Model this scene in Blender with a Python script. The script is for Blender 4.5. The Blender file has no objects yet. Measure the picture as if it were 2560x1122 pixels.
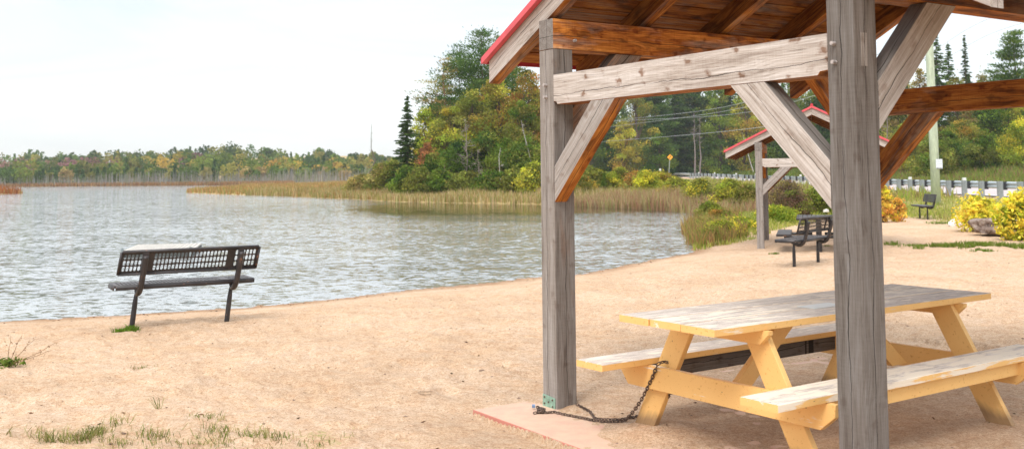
import bpy, math, random
import numpy as np
from math import radians, sin, cos, pi
from mathutils import Vector, Matrix
random.seed(7)
RNG = np.random.default_rng(11)
scene = bpy.context.scene
col = scene.collection

# ------------------------------------------------------------------ camera model (shared by layout helpers)
FPX, PY0, CH = 2541.36, 272.32, 1.5295
TH, RO = radians(3.7629), radians(.5254)
cF = np.array([0, cos(TH), sin(TH)]); _R = np.array([1, 0, 0.]); _U = np.array([0, -sin(TH), cos(TH)])
cR = cos(RO) * _R - sin(RO) * _U; cU = sin(RO) * _R + cos(RO) * _U
CAM = np.array([0, 0, CH])
def at(px, py, Y):
    """world point seen in direction px,py of the photograph at forward distance Y"""
    d = cF + cR * (px - 1280) / FPX - cU * (py - PY0) / FPX
    return CAM + d * (Y / d[1])

# ------------------------------------------------------------------ tagging / linking helpers
def tag(o, label=None, cat=None, group=None, kind=None):
    if label: o['label'] = label
    if cat: o['category'] = cat
    if group: o['group'] = group
    if kind: o['kind'] = kind
    return o
def empty(name, loc=(0, 0, 0), rz=0.0, sc=1.0):
    o = bpy.data.objects.new(name, None); col.objects.link(o)
    o.location = loc; o.rotation_euler = (0, 0, rz); o.scale = (sc, sc, sc); o.empty_display_size = .2
    return o
def children(o): return [c for c in bpy.data.objects if c.parent == o]
def copy_tree(o, parent=None):
    c = o.copy(); col.objects.link(c); c.parent = parent
    for ch in children(o): copy_tree(ch, c)
    return c

class MB:
    """collects polygons, builds ONE mesh object"""
    def __init__(s):
        s.v = []; s.f = []; s.gc = []; s.t = []
    def add(s, vs, fs, gc=None, tint=(0, 1, 0, 1)):
        b = len(s.v)
        s.v += [tuple(p) for p in vs]
        s.gc += [tuple(g) for g in (gc if gc is not None else vs)]
        for i, f in enumerate(fs):
            s.f.append(tuple(b + k for k in f))
            s.t.append(tint[i] if isinstance(tint, list) else tint)
    def build(s, name, mat, parent=None, smooth=False):
        me = bpy.data.meshes.new(name)
        me.from_pydata(s.v, [], s.f); me.update()
        a = me.attributes.new('gc', 'FLOAT_VECTOR', 'POINT'); a.data.foreach_set('vector', np.array(s.gc, 'f').ravel())
        a = me.attributes.new('tint', 'FLOAT_COLOR', 'FACE'); a.data.foreach_set('color', np.array(s.t, 'f').ravel())
        if smooth: me.polygons.foreach_set('use_smooth', [True] * len(me.polygons))
        me.materials.append(mat)
        o = bpy.data.objects.new(name, me); col.objects.link(o); o.parent = parent
        return o

def big_mesh(name, V, F, mat, C=None, parent=None, attr='tint', smooth=False):
    """numpy arrays (all faces same size) to a mesh object; C = per-face colour"""
    me = bpy.data.meshes.new(name)
    V = np.asarray(V, 'f'); F = np.asarray(F, 'i'); k = F.shape[1]
    me.vertices.add(len(V)); me.vertices.foreach_set('co', V.ravel())
    me.loops.add(F.size); me.loops.foreach_set('vertex_index', F.ravel())
    me.polygons.add(len(F)); me.polygons.foreach_set('loop_start', np.arange(0, F.size, k, dtype='i'))
    me.polygons.foreach_set('loop_total', np.full(len(F), k, 'i'))
    if smooth: me.polygons.foreach_set('use_smooth', np.ones(len(F), bool))
    me.update(calc_edges=True)
    if C is not None:
        C = np.asarray(C, 'f')
        if C.shape[1] == 3: C = np.hstack([C, np.ones((len(C), 1), 'f')])
        dom = 'FACE' if len(C) == len(F) else 'POINT'
        a = me.attributes.new(attr, 'FLOAT_COLOR', dom); a.data.foreach_set('color', C.ravel())
    me.materials.append(mat)
    o = bpy.data.objects.new(name, me); col.objects.link(o); o.parent = parent
    return o

# ------------------------------------------------------------------ noise in numpy
_LAT = np.random.default_rng(5).random((256, 256))
def vnoise(x, y):
    xi = np.floor(x).astype(int); yi = np.floor(y).astype(int)
    fx = x - xi; fy = y - yi; fx = fx * fx * (3 - 2 * fx); fy = fy * fy * (3 - 2 * fy)
    a = _LAT[xi & 255, yi & 255]; b = _LAT[(xi + 1) & 255, yi & 255]
    c = _LAT[xi & 255, (yi + 1) & 255]; d = _LAT[(xi + 1) & 255, (yi + 1) & 255]
    return (a * (1 - fx) + b * fx) * (1 - fy) + (c * (1 - fx) + d * fx) * fy
def fbm(x, y, o=4):
    s = 0; a = .5; t = 0
    for i in range(o):
        s = s + a * vnoise(x * 2 ** i + 17.3 * i, y * 2 ** i + 5.1 * i); t += a; a *= .5
    return s / t
def sm(t): t = np.clip(t, 0, 1); return t * t * (3 - 2 * t)

# ------------------------------------------------------------------ materials
def newmat(name):
    m = bpy.data.materials.new(name); m.use_nodes = True
    nt = m.node_tree; nt.nodes.clear()
    return m, nt
class N:
    def __init__(s, nt): s.nt = nt
    def n(s, typ, **kw):
        nd = s.nt.nodes.new('ShaderNode' + typ)
        ins = kw.pop('ins', {})
        for k, v in kw.items(): setattr(nd, k, v)
        for k, v in ins.items():
            if isinstance(v, bpy.types.NodeSocket): s.nt.links.new(v, nd.inputs[k])
            else: nd.inputs[k].default_value = v
        return nd
    def math(s, op, a, b=0.0, c=0.0, clamp=False):
        return s.n('Math', operation=op, use_clamp=clamp, ins={0: a, 1: b, 2: c}).outputs[0]
    def vmath(s, op, a, b=(0, 0, 0)):
        return s.n('VectorMath', operation=op, ins={0: a, 1: b}).outputs[0]
    def noise(s, vec, scale=1, detail=3, rough=.55, dist=0.0):
        return s.n('TexNoise', ins={'Vector': vec, 'Scale': scale, 'Detail': detail, 'Roughness': rough, 'Distortion': dist}).outputs[0]
    def ramp(s, fac, stops, interp='LINEAR'):
        r = s.n('ValToRGB', ins={0: fac}); r.color_ramp.interpolation = interp
        e = r.color_ramp.elements
        while len(e) > 1: e.remove(e[-1])
        e[0].position = stops[0][0]; e[0].color = (*stops[0][1], 1)
        for p, c in stops[1:]:
            k = e.new(p); k.color = (*c, 1)
        return r.outputs[0]
    def mix(s, fac, a, b, mode='MIX'):
        return s.n('MixRGB', blend_type=mode, ins={0: fac, 1: a if isinstance(a, bpy.types.NodeSocket) else (*a, 1), 2: b if isinstance(b, bpy.types.NodeSocket) else (*b, 1)}).outputs[0]
    def bump(s, h, strength=.3, dist=.01, normal=None):
        ins = {'Strength': strength, 'Distance': dist, 'Height': h}
        if normal is not None: ins['Normal'] = normal
        return s.n('Bump', ins=ins).outputs[0]
    def pr(s, color, rough=.6, normal=None, metal=0.0, spec=.5, **kw):
        ins = {'Base Color': color if isinstance(color, bpy.types.NodeSocket) else (*color, 1), 'Roughness': rough, 'Metallic': metal, 'Specular IOR Level': spec}
        ins.update(kw)
        if normal is not None: ins['Normal'] = normal
        return s.n('BsdfPrincipled', ins=ins).outputs[0]
    def out(s, surf): s.n('OutputMaterial', ins={0: surf})

def wood_mat():
    """weathered timber; attribute gc = grain coordinates (x along), tint r = stain left, g = tone, b = blotch"""
    m, nt = newmat('weathered_timber'); q = N(nt)
    P = q.n('Attribute', attribute_name='gc').outputs['Vector']
    t = q.n('Attribute', attribute_name='tint').outputs['Color']
    sp = q.n('SeparateColor', ins={0: t}); st, tone, kn = sp.outputs
    w = q.noise(q.vmath('MULTIPLY', P, (1.4, 5, 5)), 1, 2)
    wv = q.vmath('MULTIPLY', q.n('CombineXYZ', ins={0: w, 1: w, 2: w}).outputs[0], (0, .06, .06))
    Pw = q.vmath('ADD', P, wv)
    g1 = q.noise(q.vmath('MULTIPLY', Pw, (4, 150, 150)), 1, 5, .65)
    g2 = q.noise(q.vmath('MULTIPLY', Pw, (1.1, 22, 22)), 1, 3, .6)
    g3 = q.noise(q.vmath('MULTIPLY', P, (1.6, 6, 6)), 1, 4, .6, .4)
    g4 = q.noise(q.vmath('MULTIPLY', P, (2.2, 9, 9)), 1.7, 3, .6, .6)
    saw = q.noise(q.vmath('MULTIPLY', P, (160, 9, 9)), 1, 2, .5)
    g = q.math('ADD', q.math('MULTIPLY', g1, .5), q.math('ADD', q.math('MULTIPLY', g2, .40), q.math('MULTIPLY', saw, .07)))
    grey = q.ramp(g, [(.34, (.17, .138, .115)), (.45, (.32, .282, .25)), (.55, (.42, .388, .36)), (.68, (.57, .55, .54))])
    grey = q.mix(q.math('MULTIPLY', g3, .55), grey, q.mix(1, grey, (.80, .70, .62), 'MULTIPLY'))
    orange = q.ramp(g, [(.34, (.14, .036, .007)), (.47, (.42, .145, .024)), (.57, (.60, .26, .052)), (.72, (.68, .38, .12))])
    dk = q.ramp(g4, [(.36, (1, 1, 1)), (.52, (.72, .62, .55)), (.60, (.28, .20, .16)), (.68, (.14, .10, .08))])
    orange = q.mix(.8, orange, q.mix(1, orange, dk, 'MULTIPLY'))
    mask = q.math('ADD', q.math('MULTIPLY', st, 2.1), q.math('ADD', q.math('MULTIPLY', g3, 2.6), q.math('MULTIPLY', g2, .9)))
    mask = q.math('SUBTRACT', mask, 2.75, clamp=True)
    c = q.mix(mask, grey, orange)
    # knots
    kw = q.n('TexNoise', ins={'Vector': P, 'Scale': 16.0, 'Detail': 3.0}).outputs[1]
    Pk = q.vmath('ADD', q.vmath('MULTIPLY', Pw, (7.5, 9.0, 9.0)), q.vmath('MULTIPLY', kw, (.75, .75, .75)))
    vo = q.n('TexVoronoi', ins={'Vector': Pk, 'Scale': 1.0, 'Randomness': 1.0}).outputs['Distance']
    kd = q.math('ADD', vo, q.math('MULTIPLY', g1, .22))
    kmask = q.ramp(kd, [(.24, (1, 1, 1)), (.30, (.45, .45, .45)), (.40, (0, 0, 0))])
    kmask = q.math('MULTIPLY', kmask, kn)
    c = q.mix(q.math('MULTIPLY', kmask, .9), c, q.mix(1, c, (.42, .27, .19), 'MULTIPLY'))
    # checks / cracks running along the grain
    sx = q.n('SeparateXYZ', ins={0: P}).outputs
    wob = q.math('MULTIPLY', q.math('SUBTRACT', q.noise(q.vmath('MULTIPLY', P, (1.3, .1, .1)), 1, 5, .6), .5), .11)
    wid = q.math('MULTIPLY', q.noise(q.vmath('MULTIPLY', P, (2.1, .4, .4)), 1, 2), .0078)
    cr = None
    for ax in (1, 2):
        d = q.math('ABSOLUTE', q.math('ADD', sx[ax], wob))
        k = q.math('LESS_THAN', d, q.math('SUBTRACT', wid, .0021))
        cr = k if cr is None else q.math('MAXIMUM', cr, k)
    fine = q.math('GREATER_THAN', q.noise(q.vmath('MULTIPLY', Pw, (2.2, 110, 110)), 1, 3), .70)
    cr = q.math('MAXIMUM', cr, q.math('MULTIPLY', fine, .55))
    c = q.mix(q.math('MULTIPLY', cr, .85), c, (.02, .015, .012))
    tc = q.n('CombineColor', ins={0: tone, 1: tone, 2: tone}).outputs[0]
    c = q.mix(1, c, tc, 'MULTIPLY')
    h = q.math('SUBTRACT', q.math('ADD', g1, q.math('MULTIPLY', g2, .5)), q.math('MULTIPLY', cr, 1.2))
    q.out(q.pr(c, .78, q.bump(h, .55, .004), spec=.25))
    return m

def paint_mat():
    """yellow painted boards, worn by tint r, grime by tint b"""
    m, nt = newmat('worn_yellow_paint'); q = N(nt)
    P = q.n('Attribute', attribute_name='gc').outputs['Vector']
    sp = q.n('SeparateColor', ins={0: q.n('Attribute', attribute_name='tint').outputs['Color']}); wear, tone, grime = sp.outputs
    n1 = q.noise(q.vmath('MULTIPLY', P, (2.2, 11, 11)), 1, 5, .62, .3)
    n2 = q.noise(q.vmath('MULTIPLY', P, (5, 130, 130)), 1, 5, .7)
    n3 = q.noise(P, 60, 3)
    n4 = q.noise(q.vmath('MULTIPLY', P, (3.1, 16, 16)), 1.3, 4, .6, .3)
    n5 = q.noise(P, 5, 3)
    base = q.mix(n5, (.82, .52, .20), (.74, .44, .15))
    base = q.mix(q.ramp(n3, [(.62, (0, 0, 0)), (.74, (1, 1, 1))]), base, (.55, .27, .06))
    pale = q.mix(n2, (.70, .60, .46), (.84, .76, .64))
    wood = q.ramp(n2, [(.32, (.20, .155, .125)), (.46, (.48, .41, .35)), (.58, (.68, .61, .54))])
    mv = q.math('ADD', n1, q.math('MULTIPLY', q.math('SUBTRACT', n2, .5), .25))
    m1 = q.ramp(q.math('ADD', mv, q.math('MULTIPLY', wear, .62)), [(.72, (0, 0, 0)), (.78, (1, 1, 1))])
    mv2 = q.math('ADD', n4, q.math('MULTIPLY', q.math('SUBTRACT', n2, .5), .35))
    m2 = q.ramp(q.math('ADD', mv2, q.math('MULTIPLY', wear, .42)), [(.80, (0, 0, 0)), (.86, (1, 1, 1))])
    c = q.mix(m1, base, pale); c = q.mix(m2, c, wood)
    ob = q.n('SeparateXYZ', ins={0: q.n('TexCoord').outputs['Object']}).outputs[2]
    gr = q.math('MULTIPLY', grime, q.ramp(q.math('ADD', ob, q.math('MULTIPLY', n1, .16)), [(.155, (1, 1, 1)), (.225, (0, 0, 0))]))
    c = q.mix(q.math('MULTIPLY', gr, .8), c, q.mix(n2, (.10, .055, .03), (.30, .20, .13)))
    nail = q.n('TexVoronoi', ins={'Vector': q.vmath('MULTIPLY', P, (9, 14, 14)), 'Scale': 1.0}).outputs['Distance']
    c = q.mix(q.math('MULTIPLY', q.math('LESS_THAN', nail, .055), .7), c, (.12, .06, .03))
    tc = q.n('CombineColor', ins={0: tone, 1: tone, 2: tone}).outputs[0]
    c = q.mix(1, c, tc, 'MULTIPLY')
    h = q.math('ADD', q.math('MULTIPLY', n2, q.math('ADD', .25, m2)), q.math('MULTIPLY', m1, -.5))
    q.out(q.pr(c, q.mix(m1, (.48,) * 3, (.8,) * 3), q.bump(h, .35, .003), spec=.3))
    return m

def ground_mat():
    """beach sand, grass and marsh soil; tint r = grass, g = marsh, b = wet shore and painted shelter shade"""
    m, nt = newmat('beach_sand_and_turf'); q = N(nt)
    P = q.n('NewGeometry').outputs['Position']
    sp = q.n('SeparateColor', ins={0: q.n('Attribute', attribute_name='tint').outputs['Color']}); gr, ma, wet_sh = sp.outputs
    a = q.noise(P, .45, 4); b = q.noise(P, 3.2, 4, .6); c = q.noise(P, 26, 4, .6); d = q.noise(P, 170, 2, .7); e = q.noise(P, 420, 2, .8)
    f = q.noise(P, 70, 3, .65); hc = q.noise(q.vmath('MULTIPLY', P, (8, 13, 8)), 1, 4, .65, .5)
    s = q.mix(a, (.62, .462, .328), (.68, .53, .395))
    s = q.mix(q.ramp(b, [(.35, (0, 0, 0)), (.65, (1, 1, 1))]), s, q.mix(1, s, (1.10, 1.06, 1.0), 'MULTIPLY'))
    s = q.mix(q.ramp(hc, [(.38, (1, 1, 1)), (.54, (0, 0, 0))]), s, q.mix(1, s, (.91, .85, .80), 'MULTIPLY'))
    s = q.mix(q.ramp(c, [(.36, (1, 1, 1)), (.56, (0, 0, 0))]), s, q.mix(1, s, (.87, .81, .75), 'MULTIPLY'))
    s = q.mix(q.ramp(f, [(.34, (1, 1, 1)), (.50, (0, 0, 0))]), s, q.mix(1, s, (.72, .62, .54), 'MULTIPLY'))
    s = q.mix(q.ramp(f, [(.56, (0, 0, 0)), (.68, (1, 1, 1))]), s, q.mix(1, s, (1.2, 1.2, 1.2), 'MULTIPLY'))
    s = q.mix(q.ramp(d, [(.30, (1, 1, 1)), (.44, (0, 0, 0))]), s, (.30, .17, .10))
    s = q.mix(q.ramp(d, [(.60, (0, 0, 0)), (.72, (1, 1, 1))]), s, (.74, .60, .46))
    s = q.mix(q.math('MULTIPLY', q.ramp(e, [(.30, (1, 1, 1)), (.40, (0, 0, 0))]), .6), s, (.16, .09, .06))
    s = q.mix(q.ramp(q.noise(P, .9, 5, .65, .5), [(.40, (1, 1, 1)), (.60, (0, 0, 0))]), s, q.mix(1, s, (.90, .87, .83), 'MULTIPLY'))
    s = q.mix(wet_sh, s, q.mix(1, s, (.62, .54, .48), 'MULTIPLY'))
    g = q.ramp(q.math('ADD', q.math('MULTIPLY', b, .6), q.math('MULTIPLY', c, .4)), [(.3, (.12, .16, .02)), (.5, (.26, .29, .05)), (.68, (.42, .38, .12))])
    g = q.mix(q.ramp(a, [(.4, (0, 0, 0)), (.62, (1, 1, 1))]), g, (.36, .29, .13))
    mm = q.mix(b, (.34, .24, .10), (.44, .34, .16))
    gf = q.math('ADD', gr, q.math('MULTIPLY', q.math('SUBTRACT', q.math('ADD', b, c), 1.0), 1.1))
    k = q.mix(q.ramp(gf, [(.35, (0, 0, 0)), (.62, (1, 1, 1))]), s, g)
    k = q.mix(ma, k, mm)
    h = q.math('ADD', q.math('MULTIPLY', c, .5), q.math('ADD', q.math('MULTIPLY', d, .35), q.math('MULTIPLY', b, 1.5)))
    q.out(q.pr(k, .92, q.bump(h, .9, .03), spec=.15))
    return m

def water_mat():
    m, nt = newmat('lake_water'); q = N(nt)
    P = q.n('NewGeometry').outputs['Position']
    v = q.n('Mapping', ins={'Vector': P, 'Rotation': (0, 0, radians(-12)), 'Scale': (1, 1.75, 1)}).outputs[0]
    def col3(scale, amp, dist=.3, det=2):
        c = q.n('TexNoise', ins={'Vector': v, 'Scale': scale, 'Detail': det, 'Roughness': .6, 'Distortion': dist}).outputs[1]
        return q.vmath('MULTIPLY', q.vmath('SUBTRACT', c, (.5, .5, .5)), (amp * 1.1, amp * 1.2, 0))
    patch = q.ramp(q.noise(q.vmath('MULTIPLY', P, (.05, .11, 1)), 1, 4, .6, .6), [(.36, (.55, .55, .55)), (.62, (1.25, 1.25, 1.25))])
    sl = q.vmath('ADD', q.vmath('ADD', col3(9, .50), col3(3.9, .50)), q.vmath('ADD', col3(1.5, .26, .6), col3(.4, .10, .6)))
    dl = q.n('VectorMath', operation='DISTANCE', ins={0: P, 1: (0.5, 56, -.12)}).outputs['Value']
    lee = q.n('MapRange', interpolation_type='SMOOTHSTEP', ins={0: q.math('ADD', dl, q.math('MULTIPLY', patch, 5.0)), 1: 11.0, 2: 27.0, 3: .16, 4: 1.0}).outputs[0]
    sl = q.vmath('MULTIPLY', q.vmath('MULTIPLY', sl, patch), q.n('CombineXYZ', ins={0: lee, 1: lee, 2: lee}).outputs[0])
    nrm = q.vmath('NORMALIZE', q.vmath('ADD', sl, (0, 0, 1)))
    depth = q.ramp(q.noise(q.vmath('MULTIPLY', P, (.12, .3, 1)), 1, 3), [(.35, (.25, .26, .255)), (.65, (.34, .35, .34))])
    depth = q.mix(q.math('MULTIPLY', lee, lee), (.018, .022, .010), depth)  # brownish lee water, also darkened to paint in the trees' dark reflection
    q.out(q.pr(depth, .04, nrm, spec=.5, IOR=q.n('MapRange', ins={0: lee, 1: .16, 2: 1.0, 3: 1.34, 4: 2.1}).outputs[0]))
    return m

def leaf_mat():
    m, nt = newmat('foliage'); q = N(nt)
    c = q.n('Attribute', attribute_name='tint').outputs['Color']
    d = q.n('BsdfDiffuse', ins={'Color': c, 'Roughness': .5}).outputs[0]
    t = q.n('BsdfTranslucent', ins={'Color': c}).outputs[0]
    q.out(q.n('MixShader', ins={0: .38, 1: d, 2: t}).outputs[0])
    return m
def bark_mat():
    m, nt = newmat('bark'); q = N(nt)
    c = q.n('Attribute', attribute_name='tint').outputs['Color']
    P = q.n('TexCoord').outputs['Object']
    n = q.noise(q.vmath('MULTIPLY', P, (9, 9, 1.6)), 1.5, 4)
    c = q.mix(1, c, q.ramp(n, [(.3, (.55, .52, .5)), (.7, (1.25, 1.22, 1.2))]), 'MULTIPLY')
    q.out(q.pr(c, .9, q.bump(n, .6, .03), spec=.1))
    return m
def simple_mat(name, c, rough=.5, metal=0.0, var=.12, scale=20, bump=.1, spec=.5, stretch=(1, 1, 1)):
    m, nt = newmat(name); q = N(nt)
    P = q.vmath('MULTIPLY', q.n('TexCoord').outputs['Object'], stretch)
    n = q.noise(P, scale, 4, .6); n2 = q.noise(P, scale * .18, 3)
    k = q.math('ADD', q.math('MULTIPLY', n, .6), q.math('MULTIPLY', n2, .4))
    lo = tuple(x * (1 - 2 * var) for x in c); hi = tuple(min(1, x * (1 + 2 * var)) for x in c)
    cc = q.ramp(k, [(.32, lo), (.68, hi)])
    q.out(q.pr(cc, rough, q.bump(n, bump, .004), metal=metal, spec=spec))
    return m
def metal_paint_mat():
    m, nt = newmat('dark_coated_metal'); q = N(nt)
    P = q.n('TexCoord').outputs['Object']
    n = q.noise(P, 35, 4); n2 = q.noise(P, 7, 4, .6)
    c = q.mix(q.ramp(n2, [(.4, (0, 0, 0)), (.7, (1, 1, 1))]), (.020, .017, .017), (.036, .030, .030))
    nz = q.n('SeparateXYZ', ins={0: q.n('NewGeometry').outputs['Normal']}).outputs[2]
    dust = q.math('MULTIPLY', q.ramp(nz, [(.5, (0, 0, 0)), (.95, (1, 1, 1))]), q.ramp(n2, [(.35, (.2,) * 3), (.65, (.9,) * 3)]))
    c = q.mix(q.math('MULTIPLY', dust, .22), c, (.22, .18, .16))
    c = q.mix(q.ramp(q.math('ADD', n, q.math('MULTIPLY', n2, .3)), [(.80, (0, 0, 0)), (.84, (1, 1, 1))]), c, (.20, .09, .05))
    q.out(q.pr(c, .42, q.bump(n, .12, .002), spec=.5))
    return m
def rock_mat(name, c0, c1, c2):
    m, nt = newmat(name); q = N(nt)
    P = q.n('TexCoord').outputs['Object']
    n = q.noise(P, 3.5, 6, .65, .5); n2 = q.noise(P, 22, 4, .6)
    c = q.ramp(q.math('ADD', q.math('MULTIPLY', n, .7), q.math('MULTIPLY', n2, .3)), [(.34, c0), (.5, c1), (.66, c2)])
    q.out(q.pr(c, .85, q.bump(q.math('ADD', n, q.math('MULTIPLY', n2, .4)), .8, .08), spec=.2))
    return m

WOOD = wood_mat(); PAINT = paint_mat(); GROUND = ground_mat(); WATER = water_mat(); LEAF = leaf_mat(); BARK = bark_mat()
METAL = metal_paint_mat()
RED = simple_mat('red_roof_metal', (.46, .03, .045), .38, .0, .10, 9, .05)
REDTRIM = simple_mat('faded_red_trim', (.62, .085, .10), .42, .0, .08, 9, .05)
PIN = simple_mat('weathered_peg', (.34, .30, .28), .8, 0, .3, 60, .4)
RUST = simple_mat('rusty_chain_steel', (.12, .078, .058), .7, .2, .4, 90, .4)
GALV = simple_mat('galvanised_steel', (.46, .52, .55), .45, .45, .10, 4, .05)
POSTM = simple_mat('grey_green_treated_post', (.23, .26, .26), .8, 0, .18, 14, .4, stretch=(3, 3, .6))
RUBBER = simple_mat('black_plastic_block', (.025, .027, .032), .6)
WHITE = simple_mat('white_reflector_cap', (.66, .67, .64), .5, 0, .04)
ROAD = simple_mat('asphalt_pale', (.44, .385, .375), .9, 0, .10, 3, .2)
LINE = simple_mat('road_paint', (.78, .74, .72), .7, 0, .06, 8)
POLE = simple_mat('green_treated_pole', (.46, .51, .38), .85, 0, .16, 10, .5, stretch=(4, 4, .5))
WIRE = simple_mat('pale_cable', (.40, .42, .42), .5, .2, .05)
SIGNY = simple_mat('yellow_sign_face', (.95, .40, .02), .45, 0, .03)
SIGNW = simple_mat('white_sign_face', (.74, .76, .82), .5, 0, .03)
BLACK = simple_mat('black_print', (.02, .02, .022), .6, 0, .03)
GREYINK = simple_mat('grey_print', (.30, .31, .38), .6, 0, .03)
SIGNPOST = simple_mat('steel_sign_post', (.42, .44, .40), .5, .4, .06)
BRACKET = simple_mat('pale_green_painted_steel', (.24, .38, .29), .5, .1, .22, 30, .2)
DECK = simple_mat('whitewashed_dock_plank', (.50, .47, .42), .75, 0, .10, 8, .4, stretch=(6, .8, 1))
DOCKSIDE = simple_mat('dark_dock_side', (.07, .075, .07), .8)
ROCKD = rock_mat('brown_boulder', (.05, .035, .028), (.22, .16, .13), (.45, .38, .33))
ROCKW = rock_mat('pale_boulder', (.40, .33, .28), (.68, .62, .56), (.85, .82, .78))
PEB = simple_mat('pebble', (.24, .16, .11), .85, 0, .35, 5)
def slab_mat():
    m, nt = newmat('faded_pink_painted_concrete'); q = N(nt)
    P = q.n('TexCoord').outputs['Object']
    n = q.noise(P, 7, 5, .65); n2 = q.noise(P, 150, 3, .7)
    nz = q.n('SeparateXYZ', ins={0: q.n('NewGeometry').outputs['Normal']}).outputs[2]
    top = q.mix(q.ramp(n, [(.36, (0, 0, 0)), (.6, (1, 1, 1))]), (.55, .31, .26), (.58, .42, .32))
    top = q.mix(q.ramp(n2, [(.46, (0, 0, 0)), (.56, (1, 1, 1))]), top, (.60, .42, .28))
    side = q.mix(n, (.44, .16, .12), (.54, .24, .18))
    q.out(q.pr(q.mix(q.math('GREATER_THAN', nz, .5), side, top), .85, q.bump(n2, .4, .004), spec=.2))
    return m
SLAB = slab_mat()

# ------------------------------------------------------------------ solid helpers
def inset(poly, c):
    n = len(poly); out = []
    area = sum(poly[i][0] * poly[(i + 1) % n][1] - poly[(i + 1) % n][0] * poly[i][1] for i in range(n))
    sg = 1 if area > 0 else -1
    for i in range(n):
        p0 = Vector(poly[i - 1]); p1 = Vector(poly[i]); p2 = Vector(poly[(i + 1) % n])
        d1 = (p1 - p0).normalized(); d2 = (p2 - p1).normalized()
        n1 = Vector((-d1.y, d1.x)) * sg; n2 = Vector((-d2.y, d2.x)) * sg
        b = n1 + n2; k = c / max(.3, b.length_squared / 2) ; out.append(tuple(p1 + b * (k * .5) * 1.0 / 1.0 * 1.0) if b.length > 1e-6 else tuple(p1))
    return out
def prism(mb, poly, O, ex, ey, t, grain=(1, 0), c=.004, tint=(0, 1, 0, 1), tfun=None, goff=None):
    """extrude polygon (in the ex,ey plane through O) by t along ex x ey, chamfered; grain = direction in the plane"""
    O = Vector(O); ex = Vector(ex).normalized(); ey = Vector(ey).normalized(); ez = ex.cross(ey)
    n = len(poly)
    area = sum(poly[i][0] * poly[(i + 1) % n][1] - poly[(i + 1) % n][0] * poly[i][1] for i in range(n))
    if area < 0: poly = poly[::-1]
    ins = inset(poly, c)
    rings = [(ins, 0.0), (poly, c), (poly, t - c), (ins, t)]
    if t < 0: rings = [(ins, t), (poly, t + c), (poly, -c), (ins, 0.0)]
    gx = Vector(grain).normalized(); gy = Vector((-gx.y, gx.x))
    cx = sum(p[0] for p in poly) / n; cy = sum(p[1] for p in poly) / n
    off = goff if goff is not None else (random.uniform(0, 60), random.uniform(-.02, .02), random.uniform(-.02, .02))
    vs = []; gc = []
    for ring, d in rings:
        for p in ring:
            vs.append(O + ex * p[0] + ey * p[1] + ez * d)
            r = Vector((p[0] - cx, p[1] - cy))
            gc.append((r.dot(gx) + off[0], r.dot(gy) + off[1], d - t / 2 + off[2]))
    fs = [tuple(range(n))[::-1], tuple(3 * n + i for i in range(n))]
    for k in range(3):
        for i in range(n):
            j = (i + 1) % n
            fs.append((k * n + i, k * n + j, (k + 1) * n + j, (k + 1) * n + i))
    if tfun:
        tl = []
        for f in fs:
            p = [vs[i] for i in f]; nn = sum((p[i - 1].cross(p[i]) for i in range(len(p))), Vector()).normalized(); ce = sum(p, Vector()) / len(p)
            tl.append(tfun(nn, ce))
        tint = tl
    mb.add(vs, fs, gc, tint)
def box(mb, x0, x1, y0, y1, z0, z1, grain='x', c=.004, **kw):
    """axis-aligned chamfered box with the grain along x, y or z"""
    if grain == 'x': prism(mb, [(x0, z0), (x1, z0), (x1, z1), (x0, z1)], (0, y1, 0), (1, 0, 0), (0, 0, 1), y1 - y0, (1, 0), c, **kw)
    elif grain == 'z': prism(mb, [(x0, z0), (x1, z0), (x1, z1), (x0, z1)], (0, y1, 0), (1, 0, 0), (0, 0, 1), y1 - y0, (0, 1), c, **kw)
    else: prism(mb, [(y0, z0), (y1, z0), (y1, z1), (y0, z1)], (x0, 0, 0), (0, 1, 0), (0, 0, 1), x1 - x0, (1, 0), c, **kw)
def tube(mb, pts, rad, seg=10, closed=False, tint=(0, 1, 0, 1)):
    pts = [Vector(p) for p in pts]; n = len(pts)
    if not hasattr(rad, '__len__'): rad = [rad] * n
    vs = []; fs = []; up = Vector((0, 0, 1)); prev = None
    for i, p in enumerate(pts):
        a = pts[i - 1] if (i > 0 or closed) else p; b = pts[(i + 1) % n] if (i < n - 1 or closed) else p
        d = (b - a).normalized()
        if prev is None:
            s = d.cross(up)
            if s.length < .1: s = d.cross(Vector((1, 0, 0)))
        else: s = prev - d * prev.dot(d)
        s.normalize(); prev = s; w = d.cross(s)
        for k in range(seg):
            an = 2 * pi * k / seg; vs.append(p + (s * cos(an) + w * sin(an)) * rad[i])
    m = n if closed else n - 1
    for i in range(m):
        for k in range(seg):
            a = i * seg + k; b = i * seg + (k + 1) % seg; c_ = ((i + 1) % n) * seg + (k + 1) % seg; d_ = ((i + 1) % n) * seg + k
            fs.append((a, b, c_, d_))
    if not closed:
        fs.append(tuple(range(seg))[::-1]); fs.append(tuple((n - 1) * seg + k for k in range(seg)))
    mb.add(vs, fs, None, tint)

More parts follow.
